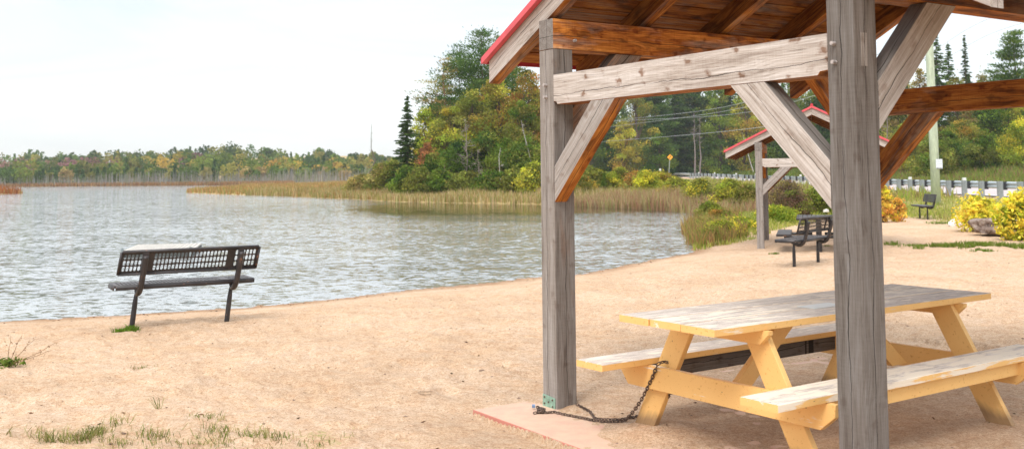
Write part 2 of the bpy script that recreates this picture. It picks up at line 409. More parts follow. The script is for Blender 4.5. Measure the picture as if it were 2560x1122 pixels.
# ------------------------------------------------------------------ terrain
WL = -.12
LAKE = np.array([(-40, 1), (-20, 5.6), (-12, 9.0), (-8.5, 10.9), (-6.04, 12.08), (-4.84, 12.62), (-3.51, 13.17), (-2.16, 14.43), (-.51, 15.71), (1.05, 17.29),
    (2.39, 19.38), (3.88, 21.96), (4.5, 25), (5.0, 28.6), (6.5, 34.5), (7.9, 40), (7.6, 45.6), (4.6, 53.0), (1.5, 57.6), (-3, 62), (-7.4, 67), (-11, 74),
    (-15.6, 82.5), (-20, 90), (-26.7, 99.7), (-33, 110), (-38.8, 121), (-41, 128), (-44, 150), (-49, 180), (-54, 205), (-52, 222), (-58, 236), (-66, 241), (-95, 250), (-130, 259),
    (-200, 285), (-420, 330), (-700, 200), (-500, 0)])
def lake_sd(x, y):
    """+ on land, - in water (metres)"""
    x = np.asarray(x, float); y = np.asarray(y, float); best = np.full(x.shape, 1e9); ins = np.zeros(x.shape, bool)
    n = len(LAKE)
    for i in range(n):
        ax, ay = LAKE[i]; bx, by = LAKE[(i + 1) % n]; dx, dy = bx - ax, by - ay
        t = np.clip(((x - ax) * dx + (y - ay) * dy) / (dx * dx + dy * dy), 0, 1)
        best = np.minimum(best, np.hypot(x - ax - t * dx, y - ay - t * dy))
        cond = ((ay > y) != (by > y)) & (x < (bx - ax) * (y - ay) / (by - ay + 1e-12) + ax)
        ins ^= cond
    sd = np.where(ins, -best, best)
    isl = (1 - ((x + 77) / 17) ** 2 - ((y - 124) / 8) ** 2) * 5
    return np.maximum(sd, isl) + (fbm(x * .8, y * .8, 3) - .5) * np.clip(.25 + y * .012, 0, 1.2) + (fbm(x * 3.5, y * 3.5, 3) - .5) * .22
RX = np.array([(0, 19.6), (40, 21.0), (50, 21.5), (57, 22.0), (70, 22.4), (100, 22.9), (130, 24.6), (165, 27.3), (200, 31), (260, 39), (420, 62), (3000, 400)], float)
RZ = np.array([(0, .30), (45, .33), (57, .36), (130, .84), (165, 1.0), (3000, 1.0)], float)
def rail_x(y): return np.interp(y, RX[:, 0], RX[:, 1])
def road_z(y): return np.interp(y, RZ[:, 0], RZ[:, 1])
SANDEDGE = np.array([(-60, -60), (-60, 6), (-8, 16), (3.9, 26), (4.0, 22.2), (5.2, 23.9), (6.6, 26.4), (8.3, 30), (10.4, 34), (12.6, 35.0), (13.6, 33.4), (13.0, 30), (12.2, 26.5), (12.4, 22.5), (15, 17), (24, 8), (30, -60)])
def poly_sd(poly, x, y):
    best = np.full(x.shape, 1e9); ins = np.zeros(x.shape, bool); n = len(poly)
    for i in range(n):
        ax, ay = poly[i]; bx, by = poly[(i + 1) % n]; dx, dy = bx - ax, by - ay
        t = np.clip(((x - ax) * dx + (y - ay) * dy) / (dx * dx + dy * dy), 0, 1)
        best = np.minimum(best, np.hypot(x - ax - t * dx, y - ay - t * dy))
        ins ^= ((ay > y) != (by > y)) & (x < (bx - ax) * (y - ay) / (by - ay + 1e-12) + ax)
    return np.where(ins, -best, best)
PA = radians(33.1455); PUx, PUy = sin(PA), -cos(PA); PVx, PVy = cos(PA), sin(PA); PAX, PAY = .1904, 6.9125
def pav_local(x, y): dx = x - PAX; dy = y - PAY; return dx * PUx + dy * PUy, dx * PVx + dy * PVy
def height(x, y):
    x = np.asarray(x, float); y = np.asarray(y, float)
    sd = lake_sd(x, y)
    z = WL + .12 * sm(sd / 1.9)
    z = np.where(sd < 0, WL + np.maximum(sd * .22, -2.2), z)
    land = sm((sd - .3) / 2.5)
    rx = rail_x(y); t = sm((x - (rx - 8)) / 7)
    z = z + t * road_z(y) * land
    z = z + land * sm((x - (rx + 11)) / 16) * 1.4 * sm((y - 20) / 40)
    z = z + land * sm((y - 265) / 200) * (6 + 5 * sm((x + 260) / 200) * sm((-x + 20) / 100))
    pen = sm((sd - 4) / 20) * sm((y - 60) / 25) * (x < 15)
    z = z + .35 * pen
    # beach relief near the camera
    near = sm((55 - np.hypot(x, y)) / 40) * land
    r = np.abs(fbm(x * 2.3, y * 2.3, 3) - .5) * 2
    fx_ = x / .46; fy_ = y / .46; foot = 0 * x
    for di in (-1, 0, 1):
        for dj in (-1, 0, 1):
            ci = np.floor(fx_).astype(int) + di; cj = np.floor(fy_).astype(int) + dj
            h1 = _LAT[ci & 255, cj & 255]; h2 = _LAT[(ci + 91) & 255, (cj + 37) & 255]; h3 = _LAT[(ci + 13) & 255, (cj + 171) & 255]
            ddx = (fx_ - ci - h1) * .46; ddy = (fy_ - cj - h2) * .46; an = h3 * 6.28; uu = ddx * np.cos(an) + ddy * np.sin(an); vv = -ddx * np.sin(an) + ddy * np.cos(an)
            r2 = (uu / .135) ** 2 + (vv / .062) ** 2
            foot = foot + (h3 > .42) * (-.020 * np.exp(-r2 * 1.1) + .010 * np.exp(-(np.sqrt(r2) - 1.6) ** 2 * 3.5)) * (.5 + h1)
    z = z + near * foot
    z = z + near * ((fbm(x * .35, y * .35, 3) - .5) * .05 + (.5 - r) * .05 + (fbm(x * 7.5, y * 7.5, 3) - .5) * .046 + (fbm(x * 20 + 9, y * 20, 2) - .5) * .018)
    # around the shelter slab
    u, v = pav_local(x, y)
    ins = np.minimum(np.minimum(u + .16, 2.9 - u), np.minimum(v + .45, 3.8 - v))      # + inside the slab
    fl = sm((ins + .5) / .5)
    rough = (fbm(x * 2.1 + 3, y * 2.1, 4) - .5)
    zin = -.006 + .034 * sm((v + .1) / .5) * .7 + rough * .058 + (fbm(x * 11, y * 11, 3) - .5) * .016
    zout = -.040 + rough * .03 + (fbm(x * 9, y * 9, 3) - .5) * .014
    k = sm(ins / .03 + 1.0)
    front = np.maximum(-.45 - v, -.16 - u)
    w = np.clip(1 - np.maximum(front, 0) / .9, 0, 1) * ((ins > -.9) & (u > -1.2) & (v > -1.5) & (u < 3.5) & (v < 4.4))
    z = np.where(ins > -.012, zin, z * (1 - w) + zout * w)
    z = np.where((ins > -.012) & (v < .02) & (rough < .02), np.minimum(z, -.008 + rough * .05), z)
    # sand heaped at the table's near left leg
    lx, ly = .5889 + .57 * -.19 + .82 * .42, 5.7622 - .82 * -.19 + .573 * .42
    z = z + .035 * np.exp(-((x - lx) ** 2 + (y - ly) ** 2) / .06)
    return z
def hz(x, y): return float(height(np.array([x]), np.array([y]))[0])

def build_ground():
    th = np.concatenate([np.linspace(-180, -44, 40, endpoint=False), np.linspace(-44, -31, 30, endpoint=False), np.linspace(-31, 31, 520), np.linspace(31, 180, 70, endpoint=False)[1:]])
    th = np.radians(th)
    r = [.0001, .8, 1.6, 2.4, 3.0, 3.5]
    while r[-1] < 32: r.append(r[-1] * 1.0060 + .004)
    while r[-1] < 320: r.append(r[-1] * 1.018)
    while r[-1] < 1450: r.append(r[-1] * 1.10)
    r = np.array(r); T, R_ = np.meshgrid(th, r)
    X = R_ * np.sin(T); Y = R_ * np.cos(T)
    Z = height(X.ravel(), Y.ravel()).reshape(X.shape)
    nr, ntt = X.shape
    idx = np.arange(nr * ntt).reshape(nr, ntt)
    a = idx[:-1, :]; b = idx[1:, :]; F = np.stack([a, np.roll(a, -1, 1), np.roll(b, -1, 1), b], -1).reshape(-1, 4)
    x = X.ravel(); y = Y.ravel(); sd = lake_sd(x, y)
    sp = poly_sd(SANDEDGE, x, y) + (fbm(x * .9, y * .9, 3) - .5) * 2.2
    grass = sm(sp / 1.6 + .15)
    grass = np.maximum(grass, .62 * sm(1 - np.hypot((x - 8.8) / 1.6, (y - 20.9) / .35)))
    fg = sm((6.75 - y) / .8) * sm((-x - .15) / .8) * .24
    grass = np.maximum(grass, fg)
    marsh = sm((y - 44) / 14) * sm((8.5 - x + (y - 57) * .04) / 3) * (sd > -3)
    marsh = np.maximum(marsh, (y > 115) & (x < 20))
    rx = rail_x(y); rd = sm((x - (rx - 2.0)) / 1.2) * sm((rx + 11 - x) / 1)
    u, v = pav_local(x, y)
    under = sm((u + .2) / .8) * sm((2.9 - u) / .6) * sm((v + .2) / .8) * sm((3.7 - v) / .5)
    wet_and_shade = np.clip(sm(1 - sd / .55) * (y < 60) + .30 * under, 0, 1)  # shore wetness, plus shelter shade painted into the sand colour
    grass = grass * (1 - rd)
    C = np.stack([grass, np.clip(marsh, 0, 1), wet_and_shade, np.ones_like(grass)], -1)
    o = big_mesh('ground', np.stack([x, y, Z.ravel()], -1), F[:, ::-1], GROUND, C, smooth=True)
    tag(o, kind='structure')
build_ground()

# water: one sheet
mb = MB(); mb.add([(-1600, -300, WL), (1600, -300, WL), (1600, 1600, WL), (-1600, 1600, WL)], [(0, 1, 2, 3)])
me_o = mb.build('lake_water', WATER); tag(me_o, kind='structure')

# road and its edge line
def ribbon(name, mat, o0, o1, dz, y0=-20, y1=600, step=3):
    mb = MB(); vs = []; ys = np.arange(y0, y1, step)
    for y in ys:
        x = float(rail_x(y)); z = float(road_z(y)) + dz
        vs += [(x + o0, y, z), (x + o1, y, z)]
    mb.add(vs, [(2 * i, 2 * i + 1, 2 * i + 3, 2 * i + 2) for i in range(len(ys) - 1)])
    return tag(mb.build(name, mat), kind='structure')
ribbon('road', ROAD, .9, 10.4, .06)
ribbon('road_edge_line', LINE, 1.45, 1.62, .065)

# ------------------------------------------------------------------ shelter (timber pavilion)
S_, W_, VL = .1613, 2.4349, 3.352
UC, VC = (W_ + S_) / 2, VL / 2
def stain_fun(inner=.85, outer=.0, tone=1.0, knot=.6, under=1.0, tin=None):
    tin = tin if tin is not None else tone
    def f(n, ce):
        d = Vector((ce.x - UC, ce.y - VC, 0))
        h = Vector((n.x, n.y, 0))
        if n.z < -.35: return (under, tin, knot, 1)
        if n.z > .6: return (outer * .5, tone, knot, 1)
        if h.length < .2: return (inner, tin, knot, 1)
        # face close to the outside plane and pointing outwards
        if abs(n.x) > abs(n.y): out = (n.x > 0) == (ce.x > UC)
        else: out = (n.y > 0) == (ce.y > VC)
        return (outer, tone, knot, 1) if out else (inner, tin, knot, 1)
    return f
def make_pavilion(loc, rz, sc, label):
    root = empty('picnic_shelter', loc, rz, sc)
    tag(root, label, 'shelter', 'timber picnic shelters on the beach')
    zt, zp = 2.377, 2.582
    t0, t1 = 2.001, 2.201
    # posts with housings: front/back frames' ties are let in
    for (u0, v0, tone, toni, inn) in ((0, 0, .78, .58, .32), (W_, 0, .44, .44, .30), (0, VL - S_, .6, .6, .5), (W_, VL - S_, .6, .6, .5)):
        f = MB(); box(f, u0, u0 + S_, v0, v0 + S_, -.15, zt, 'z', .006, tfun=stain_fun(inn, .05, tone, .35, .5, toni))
        f.build('post', WOOD, root)
    # plates (along v)
    for k, u0 in enumerate((0, W_)):
        f = MB()
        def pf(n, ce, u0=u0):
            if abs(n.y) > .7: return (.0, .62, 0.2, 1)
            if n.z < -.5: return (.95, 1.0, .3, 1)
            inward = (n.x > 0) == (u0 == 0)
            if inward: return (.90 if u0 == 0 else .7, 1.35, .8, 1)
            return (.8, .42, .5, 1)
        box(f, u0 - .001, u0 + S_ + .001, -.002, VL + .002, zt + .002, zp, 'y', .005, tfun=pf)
        f.build('plate_beam', WOOD, root)
    # ties (along u)
    for v0, v1, front in ((-.001, .150, True), (VL - .150, VL + .001, False)):
        f = MB()
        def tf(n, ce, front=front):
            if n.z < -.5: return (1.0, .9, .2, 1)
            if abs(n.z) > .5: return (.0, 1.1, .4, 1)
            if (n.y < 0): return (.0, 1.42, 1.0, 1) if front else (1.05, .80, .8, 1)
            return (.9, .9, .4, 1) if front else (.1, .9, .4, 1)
        u0, u1 = S_ + .0, W_ + .0
        prism(f, [(u0, t0 + .022), (u0 + .03, t0 + .018), (u0 + .045, t0), (u1 - .06, t0), (u1 - .045, t0 + .018), (u1, t0 + .022), (u1, t1), (u0, t1)],
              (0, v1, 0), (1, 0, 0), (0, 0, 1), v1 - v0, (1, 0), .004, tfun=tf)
        f.build('tie_beam', WOOD, root)
        for uu in (-.0016, W_ + S_ - .0104):       # the tenon ends showing on the outer faces
            g = MB(); box(g, uu, uu + .012, (v0 + .045 if front else v1 - .09), (v0 + .09 if front else v1 - .045), t0 + .03, t1 - .012, 'z', .001, tint=(.25, .75, .4, 1))
            g.build('tenon_end', WOOD, root)
    # pegs
    for (u_, v_, z_, ax) in [(S_ * .5, 0, 2.135, 'v'), (S_ * .5, 0, 2.055, 'v'), (W_ + .045, 0, 2.145, 'v'), (W_ + .047, 0, 2.055, 'v')]:
        p = MB(); tube(p, [(u_, v_ + .01, z_), (u_ + .003, v_ - .028, z_ + .001)], [.0115, .010], 8); p.build('peg', PIN, root)
    p = MB(); tube(p, [(S_ - .01, .175, 2.44), (S_ + .024, .175, 2.441)], [.0115, .010], 8); p.build('peg', PIN, root)
    # braces: 8 of them, 45 degrees
    def brace(plane, along, sgn, base, zb, th, offs, tone_f, tone_in, st_out, st_in):
        """plane 'u': brace lies in a plane of constant v=offs, runs along u; 'v': the other way"""
        a, b = zb, zb + .215
        poly = [(0, a), (.648, a + .648), (.405, a + .648), (0, b + .02)]
        poly = [(base + sgn * x, z) for x, z in poly]
        def bf(n, ce):
            if plane == 'u': out = (n.y > 0) == (offs > 1); flat = abs(n.y) > .7
            else: out = (n.x > 0) == (offs > 1); flat = abs(n.x) > .7
            if flat: return (st_out, tone_f, .45, 1) if out else (st_in, tone_in, .5, 1)
            if n.z < 0: return (1.02, 1.05, .2, 1)
            return (.25, .5, .1, 1)
        f = MB()
        if plane == 'u':
            prism(f, poly, (0, offs + th, 0), (1, 0, 0), (0, 0, 1), th, (sgn, 1), .004, tfun=bf)
        else:
            prism(f, poly, (offs, 0, 0), (0, 1, 0), (0, 0, 1), th, (sgn, 1), .004, tfun=bf)
        f.build('brace', WOOD, root)
    for v0, zb in ((-.0005, 1.353), (VL - .0995, 1.353)):
        front = v0 < 1
        brace('u', 0, 1, S_, zb, .10, v0, .95, .7, .05, .85 if not front else .8)
        brace('u', 0, -1, W_, zb, .10, v0, 1.38 if front else .9, .7, .0, .85 if not front else .8)
    for u0 in (-.0005 + .0, W_ + S_ - .0995):
        o = u0 if u0 > 1 else u0 + .03
        brace('v', 0, 1, S_, 1.729, .10, o, 1.05, .9, .32 if u0 > 1 else .3, .62)
        brace('v', 0, -1, VL - S_, 1.729, .10, o, .8, 1.0, .3, .8)
    # rafters
    zr = lambda u: 2.21 + .5 * (u + .673)
    TH_R = .166
    ridge = UC
    for k in range(5):
        v0 = .012 + .8 * k; v1 = v0 + .10
        if k == 4: v1 = VL - .012; v0 = v1 - .10
        for side in (0, 1):
            f = MB(); gable = k in (0, 4)
            outn = -1 if k == 0 else 1
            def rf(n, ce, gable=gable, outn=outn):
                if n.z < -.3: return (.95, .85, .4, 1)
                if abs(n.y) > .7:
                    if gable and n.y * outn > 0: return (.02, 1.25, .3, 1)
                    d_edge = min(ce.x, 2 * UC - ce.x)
                    return (1.05, .50, .3, 1)  # side faces toned dark: their shade is put into the wood colour
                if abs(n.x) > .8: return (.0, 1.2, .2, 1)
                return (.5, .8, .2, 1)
            pts = [(-.673, zr(-.673)), (ridge - .001, zr(ridge)), (ridge - .001, zr(ridge) + TH_R), (-.673, zr(-.673) + TH_R)]
            if side: pts = [(2 * UC - a, b) for a, b in pts]
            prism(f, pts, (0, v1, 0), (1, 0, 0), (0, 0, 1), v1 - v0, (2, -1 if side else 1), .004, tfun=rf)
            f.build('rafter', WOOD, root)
    # roof boards: every slope one part with its plank courses
    cs = math.hypot(1, .5)
    for side in (0, 1):
        f = MB(); L = (ridge + .673) * cs; n = 15; bw = L / n
        for i in range(n):
            s0 = i * bw + .006; s1 = (i + 1) * bw - .006
            def P(s): u = -.673 + s / cs; return (u, zr(u) + TH_R + .003)
            a = P(s0); b = P(s1); nx, nz = -.5 / cs * .022, 1 / cs * .022
            pts = [a, b, (b[0] + nx, b[1] + nz), (a[0] + nx, a[1] + nz)]
            if side: pts = [(2 * UC - x, z) for x, z in pts]
            def bfn(n_, ce, r=random.uniform(.55, .95), s=random.uniform(.85, 1.15)):
                return (s, r, .5, 1)
            O = (0, VL - .02, 0)
            # grain along v: build with extrusion, then grain coordinates from the depth
            k0 = len(f.v); prism(f, pts, O, (1, 0, 0), (0, 0, 1), VL - .04, (2, -1 if side else 1), .001, tfun=bfn)
            off = random.uniform(0, 50)
            for j in range(k0, len(f.v)):
                g = f.gc[j]; f.gc[j] = (g[2] + off, g[0] % 1.0 - .5 if False else (g[0] - int(g[0])) * 1.0 + .1, g[1] + .2)
        f.build('roof_boards', WOOD, root)
        m = MB()
        def Q(u, h): return (u, zr(u) + TH_R + h)
        pts = [Q(-.693, .027), Q(ridge, .027), Q(ridge, .037), Q(-.693, .037)]
        if side: pts = [(2 * UC - x, z) for x, z in pts]
        prism(m, pts, (0, VL + .03, 0), (1, 0, 0), (0, 0, 1), VL + .06, (1, 0), .001)
        m.build('roof_sheet', RED, root)
        for va, vb in ((-.036, .006), (VL - .006, VL + .036)):       # rake trim
            m = MB()
            pts = [Q(-.70, -.006), Q(ridge - .001, -.006), Q(ridge - .001, .042), Q(-.70, .042)]
            if side: pts = [(2 * UC - x, z) for x, z in pts]
            prism(m, pts, (0, vb, 0), (1, 0, 0), (0, 0, 1), vb - va, (1, 0), .001)
            m.build('rake_trim', REDTRIM, root)
        m = MB()
        pts = [(-.712, zr(-.70) + TH_R - .006), (-.697, zr(-.70) + TH_R - .006), (-.697, zr(-.70) + TH_R + .042), (-.712, zr(-.70) + TH_R + .037)]
        if side: pts = [(2 * UC - x, z) for x, z in pts]
        prism(m, pts, (0, VL + .034, 0), (1, 0, 0), (0, 0, 1), VL + .068, (1, 0), .001)
        m.build('eave_trim', RED, root)
    f = MB(); tube(f, [(UC, -.04, zr(UC) + TH_R + .055), (UC, VL + .04, zr(UC) + TH_R + .055)], .035, 8); f.build('ridge_cap', RED, root)
    # post base bracket
    f = MB(); M_ = [(.004, -.005), (.142, -.012), (.146, .068), (.006, .078)]
    prism(f, M_, (0, -.001, 0), (1, 0, 0), (0, 0, 1), .006, (1, 0), .001)
    br = f.build('base_bracket', BRACKET, root)
    for (a, b) in ((.03, .062), (.12, .055), (.028, .02), (.122, .012), (.075, .035)):
        g = MB(); tube(g, [(a, -.005, b), (a, -.013, b)], .006, 7); g.build('bolt', RUST, br)
    return root
RZP = math.atan2(PUy, PUx)
pav1 = make_pavilion((PAX, PAY, 0), RZP, 1.0, 'large weathered timber picnic shelter with red roof edge over the yellow table')
pav2 = copy_tree(pav1)
pav2['label'] = 'smaller distant timber shelter with red metal roof over the dark metal picnic table'
p = at(1890, 500, 21.0); pav2.location = (p[0], p[1], -.118); pav2.rotation_euler = (0, 0, radians(-16)); pav2.scale = (.887,) * 3

# slab under the shelter
mb = MB()
prism(mb, [(-.16, -.45), (2.9, -.45), (2.9, 3.8), (-.16, 3.8)], (0, 0, -.10), (1, 0, 0), (0, 1, 0), .10, (1, 0), .005)
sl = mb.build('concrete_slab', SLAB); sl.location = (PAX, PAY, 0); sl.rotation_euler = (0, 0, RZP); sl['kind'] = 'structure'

# ------------------------------------------------------------------ yellow picnic table
def make_table():
    root = empty('picnic_table', (.5889, 5.7622, 0), -radians(90 - 34.9289))
    tag(root, 'long peeling yellow wooden picnic table standing under the near timber shelter', 'picnic table')
    L, Wt, T = 2.5165, .729, .75
    def wf(top, side=.14, grime=0.0, tone=1.0, end=.12):
        def f(n, ce):
            if n.z > .7: return (top, tone, grime, 1)
            if n.z > .2: return (top * .8, tone, grime, 1)
            if abs(n.y) > .7: return (end, tone * 1.02, grime, 1)
            return (side, tone, grime, 1)
        return f
    for i, wv in enumerate((.95, .85, .95)):
        a = i * Wt / 3 + (.0055 if i else 0); b = (i + 1) * Wt / 3 - (.0055 if i < 2 else 0)
        f = MB(); box(f, a, b, (0, .004, -.003)[i], L + (.0, -.006, .004)[i], T - .038, T, 'y', .004, tfun=wf(wv, .22 if i == 2 else .1))
        f.build('table_plank', PAINT, root)
    so, sw = .5198, .2372
    for a, b, t, sd in ((Wt / 2 - so - sw, Wt / 2 - so, .95, .12), (Wt / 2 + so, Wt / 2 + so + sw, .72, .42)):
        f = MB(); box(f, a, b, 0, L, .409, .447, 'y', .005, tfun=wf(t, sd)); f.build('seat_plank', PAINT, root)
    f = MB(); box(f, Wt / 2 - so - .05, Wt / 2 - so - .012, .405, 2.10, .318, .407, 'y', .003, tint=(.0, .34, .6, 1)); f.build('seat_stringer', WOOD, root)['label'] = 'bare dark wood board under the far seat'
    f = MB(); box(f, Wt / 2 + so + .17, Wt / 2 + so + .208, .405, 2.21, .330, .407, 'y', .003, tfun=wf(.1)); f.build('seat_stringer', PAINT, root)
    uc = Wt / 2
    for (v0, mir) in ((.36, 1), (2.19, -1)):
        va, vb = (v0, v0 + .038) if mir == 1 else (v0 - .038, v0)      # beam and cleat on the outer side
        f = MB(); pts = [(-.345, .27), (1.074, .27), (1.165, .345), (1.172, .407), (-.443, .407), (-.412, .352)]
        prism(f, pts, (0, vb, 0), (1, 0, 0), (0, 0, 1), .038, (1, 0), .004, tfun=wf(.2, .14))
        f.build('seat_beam', PAINT, root)
        f = MB(); pts = [(.075, .635), (.70, .635), (.76, .69), (.762, .711), (.0, .711), (.0, .70)]
        prism(f, pts, (0, vb, 0), (1, 0, 0), (0, 0, 1), .038, (1, 0), .004, tfun=wf(.1, .12)); f.build('top_cleat', PAINT, root)
        la, lb = (vb + .002, vb + .040) if mir == 1 else (va - .040, va - .002)
        for sgn in (-1, 1):
            zb = .0
            pts = []
            for (du, z) in ((0, .711), (.165, .711), (.165, zb), (0, zb)):
                base = .245 - .54 * (.711 - z)            # offset of the leg centre from the table centre
                pts.append((uc - base - .0825 + du if sgn < 0 else uc + base + .0825 - du + .0, z))
            if sgn < 0:
                pts = [(uc - (.165 + .545 * (.711 - z)) - .165 + du, z) for (du, z) in ((0, .711), (.165, .711), (.165, zb), (0, zb))]
            else:
                pts = [(uc + (.165 + .545 * (.711 - z)) + du, z) for (du, z) in ((0, .711), (.165, .711), (.165, zb), (0, zb))]
            f = MB(); prism(f, pts, (0, lb, 0), (1, 0, 0), (0, 0, 1), .038, (sgn * .545, -1), .005, tfun=wf(.1, .14, 1.0, 1.0, .12)); f.build('leg', PAINT, root)
    for v_lo, v_hi in ((.44, .98), (2.11, 1.57)):
        f = MB(); d = 1 if v_hi > v_lo else -1
        pts = [(v_lo, .30), (v_lo + d * .16, .30), (v_hi + d * .12, .711), (v_hi - d * .04, .711)]
        prism(f, pts, (uc - .02, 0, 0), (0, 1, 0), (0, 0, 1), .04, (d * .54, .41), .004, tfun=wf(.1, .0)); f.build('diagonal_brace', PAINT, root)
    f = MB(); box(f, .405, .53, 1.02, 1.30, T + .0005, T + .0035, 'y', .0005, tint=(0, 1, 0, 1)); f.build('white_patch', WHITE, root)
    return root
make_table()

# ------------------------------------------------------------------ chain between the post and the table
def chain():
    TA = radians(34.9289)
    def tb(u, v, z): return Vector((.5889 + sin(TA) * u + cos(TA) * v, 5.7622 - cos(TA) * u + sin(TA) * v, z))
    top = tb(-.065, .345, .425); top2 = tb(.0, .415, .285)
    A = Vector((PAX, PAY, 0)); pu = Vector((PUx, PUy, 0)); pv = Vector((PVx, PVy, 0))
    def pl_(u, v, z): return A + pu * u + pv * v + Vector((0, 0, z))
    def gr(px, py):
        d = cF + cR * (px - 1280) / FPX - cU * (py - PY0) / FPX
        t = (.02 - CH) / d[2]; q = CAM + d * t; return Vector((q[0], q[1], max(.008, hz(q[0], q[1]) + .008)))
    g = [gr(1345, 1018), gr(1362, 1026), gr(1385, 1024), gr(1410, 1030), gr(1450, 1038), gr(1490, 1047), gr(1530, 1054), gr(1560, 1055)]
    g2 = [gr(1442, 1012), gr(1475, 1026), gr(1487, 1042), gr(1510, 1047), gr(1550, 1051), gr(1575, 1047)]
    def hang(a, b, n, sag):
        return [a.lerp(b, t) - Vector((0, 0, sag * 4 * t * (1 - t))) for t in [i / n for i in range(1, n + 1)]]
    s1 = g + hang(g[-1], top, 12, .045)
    s2 = g2 + hang(g2[-1], top2 - Vector((0, 0, .0)), 12, .035)
    pile = [gr(1335 + 28 * abs(sin(i * 1.7)), 1014 + 13 * abs(cos(i * 2.3))) + Vector((0, 0, .005 * (i % 4))) for i in range(12)]
    over = [top, tb(-.062, .35, .434), tb(-.05, .38, .44), tb(-.03, .41, .434), tb(-.01, .42, .37), top2]
    mb = MB()
    def links(path):
        # resample
        out = [path[0]]; step = .0235; acc = 0
        for i in range(len(path) - 1):
            a, b = path[i], path[i + 1]; L = (b - a).length
            while acc + L >= step:
                t = (step - acc) / L; a = a.lerp(b, t); out.append(a); L = (b - a).length; acc = 0
                if L < 1e-6: break
            acc += L
        for i in range(len(out) - 1):
            a, b = out[i], out[i + 1]; d = (b - a).normalized(); s = d.cross(Vector((0, 0, 1)))
            if s.length < .1: s = d.cross(Vector((1, 0, 0)))
            s.normalize(); w = d.cross(s)
            ang = (i % 2) * pi / 2 + .5 + random.uniform(-.2, .2); s2_ = s * cos(ang) + w * sin(ang)
            c = (a + b) / 2; hl, hw = .0155, .0088
            pts = [c + d * hl * cos(t) * (1.15 if abs(cos(t)) > .5 else 1) + s2_ * hw * sin(t) for t in [2 * pi * k / 8 for k in range(8)]]
            tube(mb, pts, .0034, 5, True)
    for pth in (s1, s2, pile, over): links(pth)
    o = mb.build('security_chain', RUST, smooth=True)
    tag(o, 'rusty chain lying on the sand and looped up over the yellow seat beam', 'chain')
    pd = MB(); q = gr(1334, 1015) + Vector((0, 0, .012))
    prism(pd, [(-.011, -.009), (.011, -.009), (.011, .009), (-.011, .009)], q - Vector((0, 0, .008)), (1, 0, 0), (0, 1, 0), .02, (1, 0), .003)
    k = pd.build('padlock', simple_mat('blue_padlock', (.16, .24, .38), .4, .3), None)
    tag(k, 'small blue padlock on the end of the chain by the post foot', 'padlock')
chain()

# ------------------------------------------------------------------ perforated steel benches
def panel(mb, L, H, thick, O, ex, ey, cw=.0375, chh=.062, hw=.0128, hh=.026, margin=.012, skip=()):
    """sheet with rounded slot holes in the ex (length), ey (height) plane"""
    O = Vector(O); ex = Vector(ex).normalized(); ey = Vector(ey).normalized(); ez = ex.cross(ey)
    nx = int((L - 2 * margin) / cw); ny = int((H - 2 * margin) / chh)
    x0 = (L - nx * cw) / 2; y0 = (H - ny * chh) / 2
    def quad(a, b, c, d):
        vs = []
        for z in (0, thick):
            vs += [O + ex * a + ey * b + ez * z, O + ex * c + ey * b + ez * z, O + ex * c + ey * d + ez * z, O + ex * a + ey * d + ez * z]
        mb.add(vs, [(3, 2, 1, 0), (4, 5, 6, 7), (0, 1, 5, 4), (2, 3, 7, 6), (1, 2, 6, 5), (3, 0, 4, 7)])
    quad(0, 0, L, y0); quad(0, H - y0, L, H); quad(0, y0, x0, H - y0); quad(L - x0, y0, L, H - y0)
    r = hw; ins_ = []
    for (cx, cy, a0) in ((1, 1, 0), (-1, 1, 90), (-1, -1, 180), (1, -1, 270)):
        for a in (0, 45, 90):
            t = radians(a0 + a); ins_.append((0 + r * cos(t), cy * (hh - r) + r * sin(t)))
    outs = [(cw / 2, hh - r), (cw / 2, chh / 2), (r * 0, chh / 2), (0, chh / 2), (-cw / 2, chh / 2), (-cw / 2, hh - r), (-cw / 2, -(hh - r)), (-cw / 2, -chh / 2), (0, -chh / 2), (0, -chh / 2), (cw / 2, -chh / 2), (cw / 2, -(hh - r))]
    n = 12
    for i in range(nx):
        for j in range(ny):
            cx = x0 + (i + .5) * cw; cy = y0 + (j + .5) * chh
            if i in skip: quad(cx - cw / 2, cy - chh / 2, cx + cw / 2, cy + chh / 2); continue
            vs = []
            for z in (0, thick):
                vs += [O + ex * (cx + p[0]) + ey * (cy + p[1]) + ez * z for p in ins_]
                vs += [O + ex * (cx + p[0]) + ey * (cy + p[1]) + ez * z for p in outs]
            fs = []
            for k in range(n):
                l = (k + 1) % n
                fs.append((k, l, n + l, n + k)); fs.append((2 * n + k, 3 * n + k, 3 * n + l, 2 * n + l))
                fs.append((k, 2 * n + k, 2 * n + l, l))
            mb.add(vs, fs)
